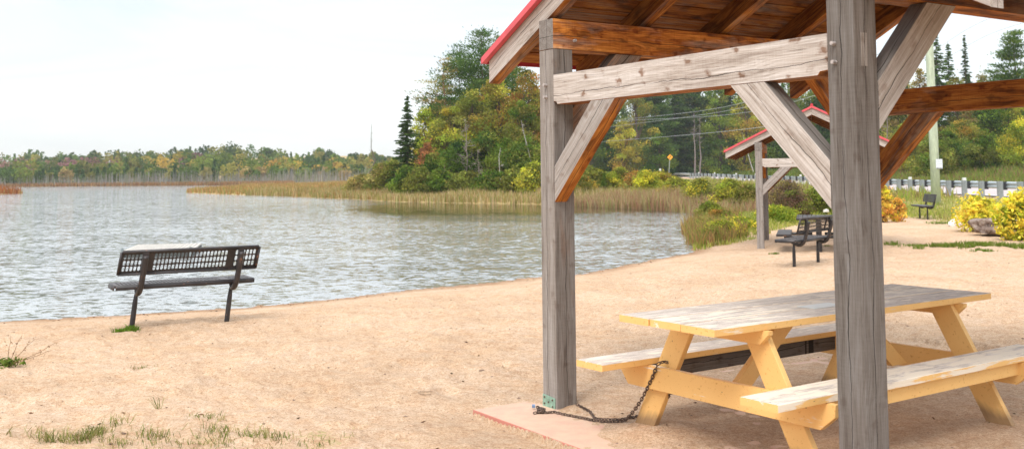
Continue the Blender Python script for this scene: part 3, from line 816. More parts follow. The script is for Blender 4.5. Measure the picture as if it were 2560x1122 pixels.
def make_bench(loc, rz, label, lean=0.0, slats=False):
    root = empty('park_bench', loc, rz)
    tag(root, label, 'bench', 'dark metal park benches facing the lake')
    x0, x1 = -.235, 1.165
    SH = lambda o: o
    # seat
    f = MB(); zt = .462
    if not slats: panel(f, x1 - x0, .33, .004, (x0, -.13, zt - .004), (1, 0, 0), (0, 1, 0), cw=.0375, chh=.062, hw=.0125, hh=.022, margin=.02, skip=(6, 7, 28, 29))
    else:
        for i in range(5): box(f, x0, x1, -.13 + i * .067, -.13 + i * .067 + .058, zt - .03, zt, 'x', .004)
    f.build('seat', METAL, root)
    f = MB()
    tube(f, [(x0 + .012, -.13, zt - .013), (x1 - .012, -.13, zt - .013), (x1, -.118, zt - .013), (x1, .198, zt - .013), (x1 - .012, .21, zt - .013), (x0 + .012, .21, zt - .013), (x0, .198, zt - .013), (x0, -.118, zt - .013)], .016, 8, True)
    box(f, x0 + .004, x1 - .004, -.146, -.138, zt - .050, zt - .010, 'x', .002); box(f, x0 + .004, x1 - .004, .214, .222, zt - .050, zt - .010, 'x', .002)
    box(f, x0 - .016, x0 - .008, -.13, .21, zt - .050, zt - .010, 'y', .002); box(f, x1 + .008, x1 + .016, -.13, .21, zt - .050, zt - .010, 'y', .002)
    f.build('seat_rim', METAL, root, True)
    # backrest, leaning
    a = radians(15); by = Vector((0, -sin(a), cos(a))); bo = Vector((x0, -.155, .575)); H = .235
    f = MB()
    if not slats: panel(f, x1 - x0, H, .004, bo, (1, 0, 0), by, margin=.014, skip=(6, 7, 28, 29))
    else:
        for i in range(4):
            s = i * .06; prism(f, [(0, s), (x1 - x0, s), (x1 - x0, s + .05), (0, s + .05)], bo, (1, 0, 0), by, .025, (1, 0), .003)
    f.build('backrest', METAL, root)
    f = MB(); ez = Vector((1, 0, 0)).cross(by)
    def bp(x, s, d): return bo + Vector((x, 0, 0)) + by * s + ez * d
    Lb = x1 - x0
    # rim: deep lip round the sheet, the thick roll on top
    tube(f, [bp(.012, H, .012), bp(Lb - .012, H, .012)], .019, 10)
    tube(f, [bp(0, H - .003, .012), bp(0, 0, .012)], .014, 8); tube(f, [bp(Lb, H - .003, .012), bp(Lb, 0, .012)], .014, 8)
    tube(f, [bp(0, 0, .012), bp(Lb, 0, .012)], .014, 8)
    for s in (0, H):
        prism(f, [(.005, s - .006 if s else s - .008), (Lb - .005, s - .006 if s else s - .008), (Lb - .005, s + .006), (.005, s + .006)], bp(-0, 0, -.0) - Vector((0, 0, 0)), (1, 0, 0), by, .03, (1, 0), .002)
    f.build('backrest_rim', METAL, root, True)
    for sx in (0.0, .97):
        # leg: round below, pinched towards the top
        f = MB(); tube(f, [(sx, 0, -.1), (sx, 0, .02), (sx, 0, .18), (sx, 0, .27), (sx, 0, .32), (sx, 0, .372)], [.0275, .0275, .0270, .0255, .021, .016], 12)
        lg = f.build('leg', METAL, root, True)
        f = MB()
        ctl = [(-.262, .752), (-.243, .67), (-.222, .58), (-.203, .49), (-.178, .425), (-.140, .385), (-.09, .368), (-.03, .382), (.05, .412), (.12, .412)]
        pts = []
        for i in range(len(ctl) - 1):
            p0 = ctl[max(i - 1, 0)]; p1 = ctl[i]; p2 = ctl[i + 1]; p3 = ctl[min(i + 2, len(ctl) - 1)]
            for t in (0, .33, .66):
                q = [.5 * (2 * p1[k] + (p2[k] - p0[k]) * t + (2 * p0[k] - 5 * p1[k] + 4 * p2[k] - p3[k]) * t * t + (-p0[k] + 3 * p1[k] - 3 * p2[k] + p3[k]) * t ** 3) for k in (0, 1)]
                pts.append((sx, q[0], q[1]))
        pts.append((sx, *ctl[-1]))
        rad = [.030] * (len(pts) - 8) + [.028, .026, .023, .020, .018, .017, .016, .015]
        tube(f, pts, rad, 14); f.build('back_support', METAL, root, True)
        f = MB(); box(f, sx - .022, sx + .022, -.12, .19, .418, .444, 'y', .003); f.build('seat_bracket', METAL, root)
        f = MB(); box(f, sx - .03, sx + .03, -.245, -.212, .60, .79, 'z', .003); f.build('back_bracket', METAL, root).rotation_euler = (0, 0, 0)
    if lean:
        sh = Matrix.Identity(4); sh[0][2] = lean
        for c in children(root): c.data.transform(sh)
    return root
b1 = make_bench((-3.92, 10.54, 0.0), radians(30.2), 'brown-black perforated bench seen from behind at the water edge on the left', lean=.115)
b2 = make_bench((4.56, 16.64, -.0), math.atan2(.76, .62), 'perforated dark bench beside the distant timber shelter, seen end on', lean=0)
b3 = make_bench((13.23, 32.6, .0), radians(82), 'slatted black bench on the grass edge in front of the utility pole', slats=True)

# dark metal picnic table beneath the second shelter
def metal_table():
    c = at(2046, 545, 20.3); root = empty('metal_picnic_table', (c[0], c[1], -.10), radians(-16))
    tag(root, 'black metal picnic table with attached seats under the distant shelter', 'picnic table')
    f = MB()
    for i in range(9): box(f, -.38 + i * .085, -.38 + i * .085 + .075, -.9, .9, .735, .765, 'y', .004)
    f.build('tabletop', METAL, root)
    f = MB(); tube(f, [(-.40, -.92, .75), (.40, -.92, .75), (.40, .92, .75), (-.40, .92, .75)], .02, 8, True); f.build('tabletop_rim', METAL, root)
    for s in (-1, 1):
        f = MB(); box(f, s * .66 - .14, s * .66 + .14, -.9, .9, .42, .46, 'y', .012); f.build('seat', METAL, root)
        for y in (-.55, .55):
            f = MB(); tube(f, [(s * .66, y, .40), (s * .4, y, .40), (s * .12, y, .40)], .03, 8); f.build('seat_arm', METAL, root)
    for y in (-.55, .55):
        f = MB(); tube(f, [(0, y, -.15), (0, y, .73)], .05, 12); f.build('leg', METAL, root)
metal_table()

# ------------------------------------------------------------------ floating swim platform behind the left bench
def dock():
    a = at(302, 634, 21.6); d = at(481, 630, 21.9); u = Vector((d[0] - a[0], d[1] - a[1], 0)); W = u.length
    root = empty('swim_platform', (a[0], a[1], WL), math.atan2(u.y, u.x))
    tag(root, 'white planked floating swim platform in the lake behind the left bench', 'platform')
    f = MB(); n = 16; D = 2.3
    for i in range(n): prism(f, [(i * W / n + .012, 0), ((i + 1) * W / n - .012, 0), ((i + 1) * W / n - .012, D), (i * W / n + .012, D)], (0, 0, .10), (1, 0, 0), (0, 1, 0), .035, (0, 1), .003)
    f.build('deck', DECK, root)
    f = MB(); box(f, .01, W - .01, .01, D - .01, -.1, .095, 'x', .006); f.build('float_frame', DOCKSIDE, root)
    for x in (.03, W - .03):
        f = MB(); tube(f, [(x, -.035, -.3), (x, -.035, .2)], .03, 8); f.build('corner_post', POSTM, root)
dock()

# ------------------------------------------------------------------ guardrail
def guardrail():
    root = empty('guardrail', (float(rail_x(45)), 45, .33))
    tag(root, 'long steel guardrail on grey green posts along the road edge', 'guardrail')
    O = Vector(root.location)
    prof = [(-.01, -.155), (.03, -.13), (.055, -.08), (.03, -.03), (0, 0), (.03, .03), (.055, .08), (.03, .13), (-.01, .155)]
    f = MB(); ys = np.arange(30, 330, 2.0); vs = []; fs = []
    for y in ys:
        x = float(rail_x(y)); z = float(road_z(y)) + .60
        for (a, b) in prof: vs.append(Vector((x - a + .01, y, z + b)) - O)
    m = len(prof)
    for i in range(len(ys) - 1):
        for k in range(m - 1): fs.append((i * m + k, (i + 1) * m + k, (i + 1) * m + k + 1, i * m + k + 1))
    f.add(vs, fs); f.build('rail_beam', GALV, root, True)
    pm = MB(); box(pm, -.10, .10, -.10, .10, -.4, .79, 'z', .012); proto_p = None; pb = None; pc = None
    y = 36.0; i = 0
    while y < 150 and i < 60:
        x = float(rail_x(y)) - .26; z = float(road_z(y)) - .02
        if proto_p is None:
            proto_p = pm.build('post', POSTM, root)
            b = MB(); box(b, -.08, .08, -.10, .10, .42, .78, 'z', .01); pb = b.build('spacer_block', RUBBER, root)
            c_ = MB(); box(c_, -.075, .075, -.075, .075, .80, .93, 'z', .01); pc = c_.build('reflector_cap', WHITE, root)
            op, ob = proto_p, pb
        else:
            op = proto_p.copy(); col.objects.link(op); op.parent = root
            ob = pb.copy(); col.objects.link(ob); ob.parent = root
        L = Vector((x, y, z)) - O
        op.location = L; ob.location = L + Vector((.20, 0, 0))
        if i % 4 == 2:
            if i == 2: oc = pc
            else: oc = pc.copy(); col.objects.link(oc); oc.parent = root
            oc.location = L
        y += 1.95 if y < 100 else 3.9; i += 1
guardrail()

# ------------------------------------------------------------------ utility pole, wires, signs
def pole():
    b = at(2341, 512, 41); X, Y = b[0], b[1]
    root = empty('utility_pole', (X, Y, .12)); tag(root, 'pale green treated utility pole with a small white notice beside the road', 'utility pole')
    f = MB(); tube(f, [(0, 0, -.3), (-.02, 0, 3), (-.06, 0, 7), (-.08, 0, 11)], [.185, .17, .15, .13], 16); f.build('shaft', POLE, root, True)
    f = MB(); tube(f, [(-.9, .2, 10.3), (.8, -.2, 10.3)], .06, 8); f.build('crossarm', POLE, root)
    z0 = at(2347, 422, Y - .2)[2] - .12; z1 = at(2347, 398, Y - .2)[2] - .12
    f = MB(); prism(f, [(-.13, 0), (.13, 0), (.13, z1 - z0), (-.13, z1 - z0)], (.09, -.19, z0), (1, 0, 0), (0, 0, 1), .012, (1, 0), .002)
    s = f.build('notice_sign', SIGNW, root)
    f = MB(); prism(f, [(-.12, .01), (.115, .01), (.115, .035), (-.12, .035)], (.09, -.203, z0), (1, 0, 0), (0, 0, 1), .003, (1, 0), .0005); f.build('black_strip', BLACK, s)
    f = MB(); rr = random.Random(3); h = z1 - z0
    for (zz, wd, n, hh_) in ((.70, .17, 5, .055), (.42, .17, 5, .05), (.22, .15, 9, .018)):
        for k in range(n):
            x = -.085 + k * wd / (n - 1) if n > 1 else 0
            w2 = wd / n * .34
            # short letter-like strokes; the notice is too small in the photograph to read
            prism(f, [(x - w2, zz * h), (x - w2 * .3, zz * h), (x - w2 * .3, zz * h + hh_), (x - w2, zz * h + hh_)], (.09, -.203, z0), (1, 0, 0), (0, 0, 1), .002, (1, 0), .0002)
            prism(f, [(x - w2 * .3, zz * h + hh_ * .8), (x + w2, zz * h + hh_ * .8), (x + w2, zz * h + hh_), (x - w2 * .3, zz * h + hh_)], (.09, -.203, z0), (1, 0, 0), (0, 0, 1), .002, (1, 0), .0002)
    f.build('notice_lettering', GREYINK, s)
    return X, Y
PX, PYY = pole()
def wire(name_lab, pts, r=.012):
    P = [Vector(p) for p in pts]; out = []
    for i in range(len(P) - 1):
        for t in range(12):
            p0 = P[max(i - 1, 0)]; p1 = P[i]; p2 = P[i + 1]; p3 = P[min(i + 2, len(P) - 1)]; t_ = t / 12
            out.append(.5 * (2 * p1 + (p2 - p0) * t_ + (2 * p0 - 5 * p1 + 4 * p2 - p3) * t_ ** 2 + (-p0 + 3 * p1 - 3 * p2 + p3) * t_ ** 3))
    out.append(P[-1]); f = MB(); tube(f, out, r, 5); o = f.build('power_line', WIRE); tag(o, name_lab, 'power line', 'overhead lines running to the utility pole')
T0 = Vector((PX, PYY, 0))
for (lab, pix, top, r) in (
    ('topmost pale overhead line crossing the dark trees beyond the near shelter', [(1400, 322, 118), (1542, 301, 102), (1834, 263, 74)], 7.1, .016),
    ('second overhead line from the top crossing the dark trees', [(1400, 334, 118), (1530, 317, 103), (1865, 268, 72)], 6.7, .016),
    ('third overhead line from the top, flattest of the upper three', [(1400, 318, 118), (1545, 303, 101), (1868, 281, 72)], 6.2, .016),
    ('lowest overhead line passing just above the yellow road sign', [(1400, 362, 118), (1512, 354, 105), (1905, 318, 69)], 5.0, .018)):
    wire(lab, [tuple(at(*q)) for q in pix] + [(PX, PYY, top)], r)
wire('upper thin line against the sky right of the utility pole', [(PX, PYY, 6.3), tuple(at(2440, 62, 34)), tuple(at(2700, -40, 26))], .006)
wire('lower thin line against the sky right of the utility pole', [(PX, PYY, 5.7), tuple(at(2470, 88, 33)), tuple(at(2700, 20, 26))], .006)

def road_sign():
    c = at(1675, 393, 154); root = empty('warning_sign', (c[0] - .2, c[1], hz(c[0], c[1])), 0)
    tag(root, 'yellow diamond curve warning sign on a thin post by the trees', 'road sign')
    hc = c[2] - root.location.z; r = .44
    f = MB(); tube(f, [(-.12, 0, -.3), (.2, 0, hc)], .05, 8); f.build('post', SIGNPOST, root)
    f = MB(); prism(f, [(0, -r), (r, 0), (0, r), (-r, 0)], (.2, -.06, hc), (1, 0, 0), (0, 0, 1), .02, (1, 0), .003); s = f.build('sign_face', SIGNY, root)
    f = MB()
    arrow = [(-.11, -.24), (-.03, -.24), (-.03, -.06), (.08, .06), (.13, .01), (.15, .19), (-.02, .17), (.03, .12), (-.11, -.03)]
    f.add([Vector((.2 + a, -.088, hc + b)) for a, b in arrow], [tuple(range(9))]); f.build('curve_arrow', BLACK, s)
road_sign()
c = at(1650, 420, 150); mk = empty('marker_post', (c[0], c[1], hz(c[0], c[1])))
tag(mk, 'short pale roadside marker left of the yellow sign', 'marker')
f = MB(); tube(f, [(0, 0, -.2), (0, 0, 1.9)], .04, 6); f.build('stake', SIGNPOST, mk)
f = MB(); prism(f, [(-.14, 1.55), (.14, 1.55), (.14, 1.9), (-.14, 1.9)], (0, -.05, 0), (1, 0, 0), (0, 0, 1), .02, (1, 0), .003); f.build('reflector_plate', WHITE, mk)

# ------------------------------------------------------------------ rocks
def rock(name, loc, s, mat, seed, lab, rz=0):
    import bmesh
    bm = bmesh.new(); bmesh.ops.create_icosphere(bm, subdivisions=4, radius=1)
    from mathutils import noise as mn
    for v in bm.verts:
        p = v.co.copy(); d = mn.noise(p * 1.1 + Vector((seed, 0, 0))) * .38 + mn.noise(p * 2.7 + Vector((0, seed, 0))) * .16 + mn.noise(p * 7 + Vector((0, 0, seed))) * .05
        v.co = p * (1 + d); v.co.x *= s[0]; v.co.y *= s[1]; v.co.z *= s[2]
        v.co.z = max(v.co.z, -s[2] * .5) if v.co.z < 0 else v.co.z
    me = bpy.data.meshes.new(name); bm.to_mesh(me); bm.free(); me.materials.append(mat)
    for p in me.polygons: p.use_smooth = False
    o = bpy.data.objects.new(name, me); col.objects.link(o); o.location = loc; o.rotation_euler = (0, .1, rz); return tag(o, lab, 'boulder')
c = at(2505, 570, 24.4); rock('boulder', (c[0], c[1], .16), (.66, .45, .30), ROCKD, 3.1, 'broad brown craggy boulder between the two yellow shrubs', .1)
c = at(2408, 558, 28.6); rock('boulder', (c[0], c[1], .08), (.40, .34, .24), ROCKW, 8.3, 'pale whitish boulder left of the brown one', .5)
c = at(2065, 527, 36); rock('stone', (c[0], c[1], .18), (.10, .1, .07), ROCKW, 5.3, 'small white stone in the grass above the distant metal table', .5)

# ------------------------------------------------------------------ foliage generators
def quads(cent, nrm_rand, size, asp, colors, rng, droop=None):
    """rhombus leaves/needles clusters"""
    n = len(cent)
    a = rng.normal(size=(n, 3)); a /= np.linalg.norm(a, axis=1)[:, None]
    b = rng.normal(size=(n, 3)); b -= (a * b).sum(1)[:, None] * a; b /= np.linalg.norm(b, axis=1)[:, None]
    if droop is not None:
        a = droop + .45 * a; a /= np.linalg.norm(a, axis=1)[:, None]
        b -= (a * b).sum(1)[:, None] * a; b /= np.linalg.norm(b, axis=1)[:, None]
    s = size * rng.uniform(.6, 1.4, n)[:, None]
    V = np.stack([cent + a * s, cent + b * s * asp, cent - a * s, cent - b * s * asp], 1).reshape(-1, 3)
    F = np.arange(4 * n).reshape(n, 4)
    return V, F, colors
def pal(rng, cols, n, var=.22):
    c = np.array(cols)[rng.integers(0, len(cols), n)]
    return np.clip(c * rng.uniform(1 - var, 1 + var, (n, 1)) * rng.uniform(.92, 1.08, (n, 3)), 0, 1)
GREEN = [(.075, .115, .022), (.11, .15, .03), (.05, .085, .02)]
DARK = [(.040, .070, .024), (.058, .088, .028), (.030, .055, .022)]
PINE = [(.060, .105, .035), (.085, .13, .04), (.045, .08, .03)]
OLIVE = [(.13, .14, .035), (.17, .165, .045), (.10, .105, .03)]
GOLD = [(.30, .225, .05), (.24, .20, .05), (.26, .17, .04), (.17, .16, .045)]
YELL = [(.40, .34, .05), (.28, .27, .05), (.22, .23, .04)]
ORANGE = [(.30, .17, .05), (.24, .16, .045), (.20, .165, .04), (.28, .13, .055)]
RED_ = [(.34, .11, .08), (.28, .12, .07), (.20, .09, .05)]
BRIGHT = [(.14, .18, .03), (.11, .155, .025), (.19, .21, .04)]
TAN = [(.26, .20, .09), (.20, .15, .07), (.17, .16, .06)]
for _p in (GREEN, DARK, PINE, OLIVE, GOLD, YELL, ORANGE, RED_, BRIGHT, TAN):
    _p[:] = [(min(.9, c[0] * 1.6), min(.9, c[1] * 1.66), c[2] * 1.2) for c in _p]
GREYB = (.30, .26, .23); BROWNB = (.12, .085, .065); BIRCH = (.55, .52, .48)

def limb(V, F, C, p0, p1, r0, r1, color, seg=5):
    p0 = np.array(p0); p1 = np.array(p1); d = p1 - p0; L = np.linalg.norm(d); d = d / max(L, 1e-6)
    s = np.cross(d, [0, 0, 1.]) if abs(d[2]) < .95 else np.cross(d, [1., 0, 0]); s /= np.linalg.norm(s); w = np.cross(d, s)
    b = sum(len(v) for v in V)
    an = np.arange(seg) * 2 * pi / seg
    ring = np.cos(an)[:, None] * s + np.sin(an)[:, None] * w
    V.append(np.vstack([p0 + ring * r0, p1 + ring * r1]))
    F.append(np.array([(b + k, b + (k + 1) % seg, b + seg + (k + 1) % seg, b + seg + k) for k in range(seg)]))
    C.append(np.tile(color, (seg, 1)))
def crooked(V, F, C, p0, p1, r0, r1, color, rng, n=5, wob=.06, seg=6):
    p0 = np.array(p0, float); p1 = np.array(p1, float); L = np.linalg.norm(p1 - p0)
    pts = [p0 + (p1 - p0) * t + (rng.normal(size=3) * wob * L * .5 * (0 if t in (0,) else 1)) * np.array([1, 1, .3]) for t in np.linspace(0, 1, n + 1)]
    pts[-1] = p1
    for i in range(n): limb(V, F, C, pts[i], pts[i + 1], r0 + (r1 - r0) * i / n, r0 + (r1 - r0) * (i + 1) / n, color, seg)
    return pts
TREE_N = 0
def finish(name, loc, label, cat, V, F, C, LV, LF, LC, group=None):
    root = empty(name, loc)
    tag(root, label, cat, group)
    if V: big_mesh('trunk', np.vstack(V), np.vstack(F), BARK, np.vstack(C), root)
    if LV:
        off = 0; fs = []
        for v, f in zip(LV, LF): fs.append(f + off); off += len(v)
        big_mesh('crown', np.vstack(LV), np.vstack(fs), LEAF, np.vstack(LC), root)
    return root
def deciduous(loc, h, w, cols, label, seed, bark=BROWNB, leaf=.145, dens=1.0, low=.15, name='deciduous_tree', clump=.16, group=None, cat='tree', second=None, depth=None, stray=1.0):
    rng = np.random.default_rng(seed); V, F, C, LV, LF, LC = [], [], [], [], [], []
    top = np.array([rng.uniform(-.06, .06) * w, 0, h * .9])
    tp = crooked(V, F, C, (0, 0, -.3), top, .014 * h + .02, .012, bark, rng, 7, .03)
    dw = depth or w
    nc = int(30 * dens) + 8
    for i in range(nc):
        t = low + (1 - low) * (i + rng.random()) / nc
        prof = math.sin(pi * min(1, (t - low) / (1 - low) * .86 + .14)) ** .65
        an = rng.uniform(0, 2 * pi); rr = rng.uniform(.25, 1.0) ** .6 * prof
        c = np.array([cos(an) * rr * w * .42, sin(an) * rr * dw * .42, t * h * .95])
        b = tp[min(len(tp) - 1, int(max(0, t - .18) * (len(tp) - 1)))]
        crooked(V, F, C, b, c, .004 * h, .006, bark, rng, 3, .12, 4)
        cr = clump * w * rng.uniform(.7, 1.35) * (.6 + .5 * prof)
        n = int(rng.uniform(90, 190) * (cr / leaf) ** 1.1 * .16 * dens) + 14
        d = rng.normal(size=(n, 3)); d /= np.linalg.norm(d, axis=1)[:, None]
        P = c + d * (rng.random((n, 1)) ** .45) * cr * np.array([1.15, 1.15, .72])
        cc = pal(rng, (second if (second is not None and rng.random() < .35) else cols), 1, .3)
        k = np.clip(cc * rng.uniform(.72, 1.3, (n, 1)) * rng.uniform(.9, 1.1, (n, 3)), 0, 1)
        v, f, cl = quads(P, 1, leaf * .6, .62, k, rng); LV.append(v); LF.append(f); LC.append(cl)
    # stray leaves fray the outline
    n = int(170 * dens * stray); an = rng.uniform(0, 2 * pi, n); t = low + (1 - low) * rng.random(n)
    prof = np.sin(pi * np.clip((t - low) / (1 - low) * .86 + .14, 0, 1)) ** .65
    P = np.stack([np.cos(an) * w * .56 * prof, np.sin(an) * dw * .56 * prof, t * h + rng.normal(size=n) * .1], 1) * rng.uniform(.8, 1.06, (n, 1))
    v, f, cl = quads(P, 1, leaf * .6, .62, pal(rng, cols, n, .3), rng); LV.append(v); LF.append(f); LC.append(cl)
    return finish(name, loc, label, cat, V, F, C, LV, LF, LC, group)
def spruce(loc, h, w, cols, label, seed, name='spruce_tree', ndl=.16, dens=1.0, low=.06, sparse=0.0, bark=BROWNB, group=None):
    rng = np.random.default_rng(seed); V, F, C, LV, LF, LC = [], [], [], [], [], []
    crooked(V, F, C, (0, 0, -.3), (0, 0, h), .011 * h + .02, .008, bark, rng, 6, .006)
    z = low * h; P = []; D = []
    while z < h * .985:
        t = (z / h - low) / (1 - low); L = w / 2 * (1 - t) ** .85 * rng.uniform(.8, 1.15) + .05
        nb = max(5, int(10 * dens * (1 - .35 * t)))
        for b in range(nb):
            if rng.random() < sparse: continue
            an = rng.uniform(0, 2 * pi); l = L * rng.uniform(.5, 1.22)
            dirv = np.array([cos(an), sin(an), 0]); side = np.array([-sin(an), cos(an), 0])
            m = max(8, int(l / ndl * 5.5 * dens)); s = rng.random(m) ** .8
            zz = z - .32 * l * s + .20 * l * s ** 2.6 + (rng.random() - .5) * h * .03
            spread = (rng.random(m) - .5) * .42 * l * (1.1 - s * .8)
            P.append(dirv * (l * s)[:, None] + side * spread[:, None] + np.stack([0 * s, 0 * s, zz - rng.random(m) * .06 * l], 1))
            D.append(dirv * .8 + side * np.sign(spread)[:, None] * .6 + np.array([0, 0, -.25]))
            if l > .5: limb(V, F, C, (0, 0, z), tuple(dirv * l * .8 + np.array([0, 0, z - .12 * l])), .012, .005, bark, 3)
        z += h * .026 / dens ** .5 * (1 - .35 * t) + .02
    P = np.vstack(P); D = np.vstack(D); D /= np.linalg.norm(D, axis=1)[:, None]
    v, f, cl = quads(P, 1, ndl * .8, .38, pal(rng, cols, len(P), .32), rng, droop=D)
    return finish(name, loc, label, 'tree', V, F, C, [v], [f], [cl], group)
def pine(loc, h, w, cols, label, seed, low=.3, dens=1.0, name='pine_tree', ndl=.15, bark=BROWNB, lean=0, wisp=0.0, second=None, group=None):
    rng = np.random.default_rng(seed); V, F, C, LV, LF, LC = [], [], [], [], [], []
    tp = crooked(V, F, C, (0, 0, -.3), (lean, 0, h * .97), .012 * h + .03, .015, bark, rng, 7, .012)
    z = low * h
    while z < h:
        t = max(0.0, (z / h - low) / (1 - low)); L = w / 2 * (1 - t ** 2.2) * (.55 + .45 * min(1, t * 3 + .3)) + .12
        for b in range(rng.integers(3, 6)):
            an = rng.uniform(0, 2 * pi); l = L * rng.uniform(.45, 1.15); up = rng.uniform(.05, .42)
            d = np.array([cos(an), sin(an), up]); o = np.array([lean * z / h, 0, z]); e = o + d * l
            crooked(V, F, C, o, e, .016, .006, bark, rng, 3, .05, 4)
            for s in np.linspace(.45 if l > .8 else .2, 1.0, max(2, int(l / .38))):
                if rng.random() < wisp: continue
                c = o + d * l * s + rng.normal(size=3) * .08
                n = int(40 * dens * rng.uniform(.6, 1.4)); cr = rng.uniform(.32, .70) * min(1.5, max(.8, w / 5))
                q = rng.normal(size=(n, 3)) * np.array([1, 1, .30]) * cr * .7
                cc = pal(rng, second if (second is not None and rng.random() < .3) else cols, 1, .28)
                dr = q / (np.linalg.norm(q, axis=1)[:, None] + 1e-6) * .7 + np.array([0, 0, .5]) + d * .5
                v, f, cl = quads(c + q, 1, ndl * .8, .30, np.clip(cc * rng.uniform(.7, 1.3, (n, 1)), 0, 1), rng, droop=dr / np.linalg.norm(dr, axis=1)[:, None])
                LV.append(v); LF.append(f); LC.append(cl)
        z += h * rng.uniform(.028, .052)
    return finish(name, loc, label, 'tree', V, F, C, LV, LF, LC, group)
def bare(loc, h, label, seed, w=1.5, bark=GREYB, lean=0, nb=22, r=.06, name='bare_tree', low=.3, up=.5, group=None):
    rng = np.random.default_rng(seed); V, F, C = [], [], []
    tp = crooked(V, F, C, (0, 0, -.2), (lean, 0, h), r, .012, bark, rng, 6, .03 if lean == 0 else .01)
    for i in range(nb):
        t = low + (1 - low) * rng.random(); o = np.array([lean * t, 0, t * h]); an = rng.uniform(0, 2 * pi); l = w / 2 * (1.15 - t) * rng.uniform(.5, 1.3)
        e = o + np.array([cos(an) * l, sin(an) * l, up * l * rng.uniform(.2, 1.3)])
        pp = crooked(V, F, C, o, e, r * .3, .008, bark, rng, 4, .14, 4)
        for k in (2, 3):
            e2 = pp[k] + rng.normal(size=3) * l * .28; crooked(V, F, C, pp[k], e2, .012, .005, bark, rng, 2, .1, 3)
    return finish(name, loc, label, 'tree', V, F, C, [], [], [], group)

def gpos(px, Y, dz=0):
    X = at(px, 440, Y)[0]; return (X, Y, hz(X, Y) + dz)
def hpx(px, py, Y): return at(px, py, Y)[2] - hz(at(px, 440, Y)[0], Y)
def wpx(w, Y): return w * Y / FPX
G1 = 'trees on the point across the bay'
# --- point across the bay
def dec(px, py, wp, Y, cols, lab, seed, **k): deciduous(gpos(px, Y), hpx(px, py, Y), wpx(wp, Y), cols, lab, seed, **k)
def spr(px, py, wp, Y, cols, lab, seed, **k): spruce(gpos(px, Y), hpx(px, py, Y), wpx(wp, Y), cols, lab, seed, **k)
def pin(px, py, wp, Y, cols, lab, seed, **k): pine(gpos(px, Y), hpx(px, py, Y), wpx(wp, Y), cols, lab, seed, **k)
bare(gpos(929, 86), hpx(929, 310, 86), 'lone bare grey snag standing left of the dark spruce', 3, w=.9, bark=(.20, .17, .15), nb=9, r=.09, name='dead_snag', low=.35, up=.2)
spr(1019, 238, 104, 77, DARK, 'narrow dark spruce at the left end of the trees on the point', 4, dens=1.0, group=G1)
spr(1090, 300, 90, 90, DARK, 'dark evergreen just right of the narrow spruce, behind the yellowing tree', 41, group=G1)
dec(1062, 262, 104, 84, YELL, 'yellowing slender tree right behind the narrow dark spruce', 5, second=OLIVE, group=G1, dens=1.2)
dec(1068, 352, 62, 75, RED_, 'small pinkish red maple low beside the narrow spruce', 6, second=ORANGE, group=G1, low=.3)
pin(1112, 140, 150, 87, TAN, 'wispy half dead pine with reddish stem left of the tall green pine', 7, low=.42, wisp=.45, second=PINE, bark=(.26, .13, .09), group=G1)
pin(1150, 112, 170, 92, PINE, 'thin pine leaning against the left side of the tall green pine', 8, low=.35, wisp=.25, group=G1)
pin(1207, 72, 235, 88, PINE, 'tallest green pine on the point, with tiered branches', 9, low=.25, dens=1.5, group=G1)
pin(1262, 92, 160, 94, PINE, 'pine rising just left of the shelter roof edge', 10, low=.3, dens=1.2, second=OLIVE, group=G1)
dec(1285, 130, 130, 96, GOLD, 'golden tree behind the red roof corner of the near shelter', 101, second=OLIVE, group=G1)
dec(1185, 212, 150, 82, OLIVE, 'olive tree with golden tips below the tallest pine', 11, second=GOLD, group=G1, dens=1.3)
dec(1248, 182, 150, 84, YELL, 'broad yellow green tree below the roof corner of the near shelter', 12, second=ORANGE, group=G1, dens=1.4)
dec(1318, 165, 140, 82, ORANGE, 'orange tinted tree left of the near shelter post, just below its eave', 13, second=OLIVE, group=G1, dens=1.3)
dec(1305, 245, 130, 76, OLIVE, 'green tree with orange flecks nearest the left shelter post', 14, second=GREEN, group=G1, dens=1.3)
dec(1128, 262, 120, 80, OLIVE, 'olive green tree in the middle of the left half of the point trees', 15, second=YELL, group=G1, dens=1.3)
dec(1375, 200, 140, 84, GREEN, 'green tree mostly hidden behind the left shelter post', 16, group=G1)
dec(1220, 330, 160, 76, GREEN, 'dark green lower tree in the middle of the point thicket', 17, second=OLIVE, group=G1, dens=1.4)
dec(1150, 350, 140, 76, GREEN, 'mid green lower tree left of centre in the point thicket', 18, second=DARK, group=G1, dens=1.3)
dec(1310, 340, 130, 74, GREEN, 'leafy low tree right beside the left shelter post over the reeds', 19, second=OLIVE, group=G1, dens=1.3)
dec(1085, 380, 90, 74, GREEN, 'low green tree right of the pinkish maple', 20, second=OLIVE, group=G1, dens=1.1)
spr(1180, 280, 110, 94, DARK, 'dark conifer filling the gap under the tallest pine', 21, group=G1)
spr(1250, 290, 120, 92, DARK, 'dark conifer behind the broad yellow green tree', 22, group=G1)
spr(1330, 270, 110, 92, DARK, 'dark conifer behind the orange tinted tree', 23, group=G1)
spr(1130, 330, 100, 92, DARK, 'dark conifer behind the olive green tree', 24, group=G1)
bare(gpos(1163, 74.5), hpx(1163, 300, 74.5), 'grey bare branching tree in front of the point thicket', 25, w=3.4, bark=(.34, .29, .26), nb=34, r=.07, group=G1)
bare(gpos(1195, 74), hpx(1195, 375, 74), 'forked leafless tree in front of the thicket, right of the large bare one', 26, w=2.2, bark=(.36, .30, .26), nb=20, r=.05, group=G1)
bare(gpos(1252, 73), hpx(1252, 370, 73), 'slim pale birch trunk at the reed edge of the point', 27, w=1.0, bark=BIRCH, nb=8, r=.05, group=G1, name='birch_tree')
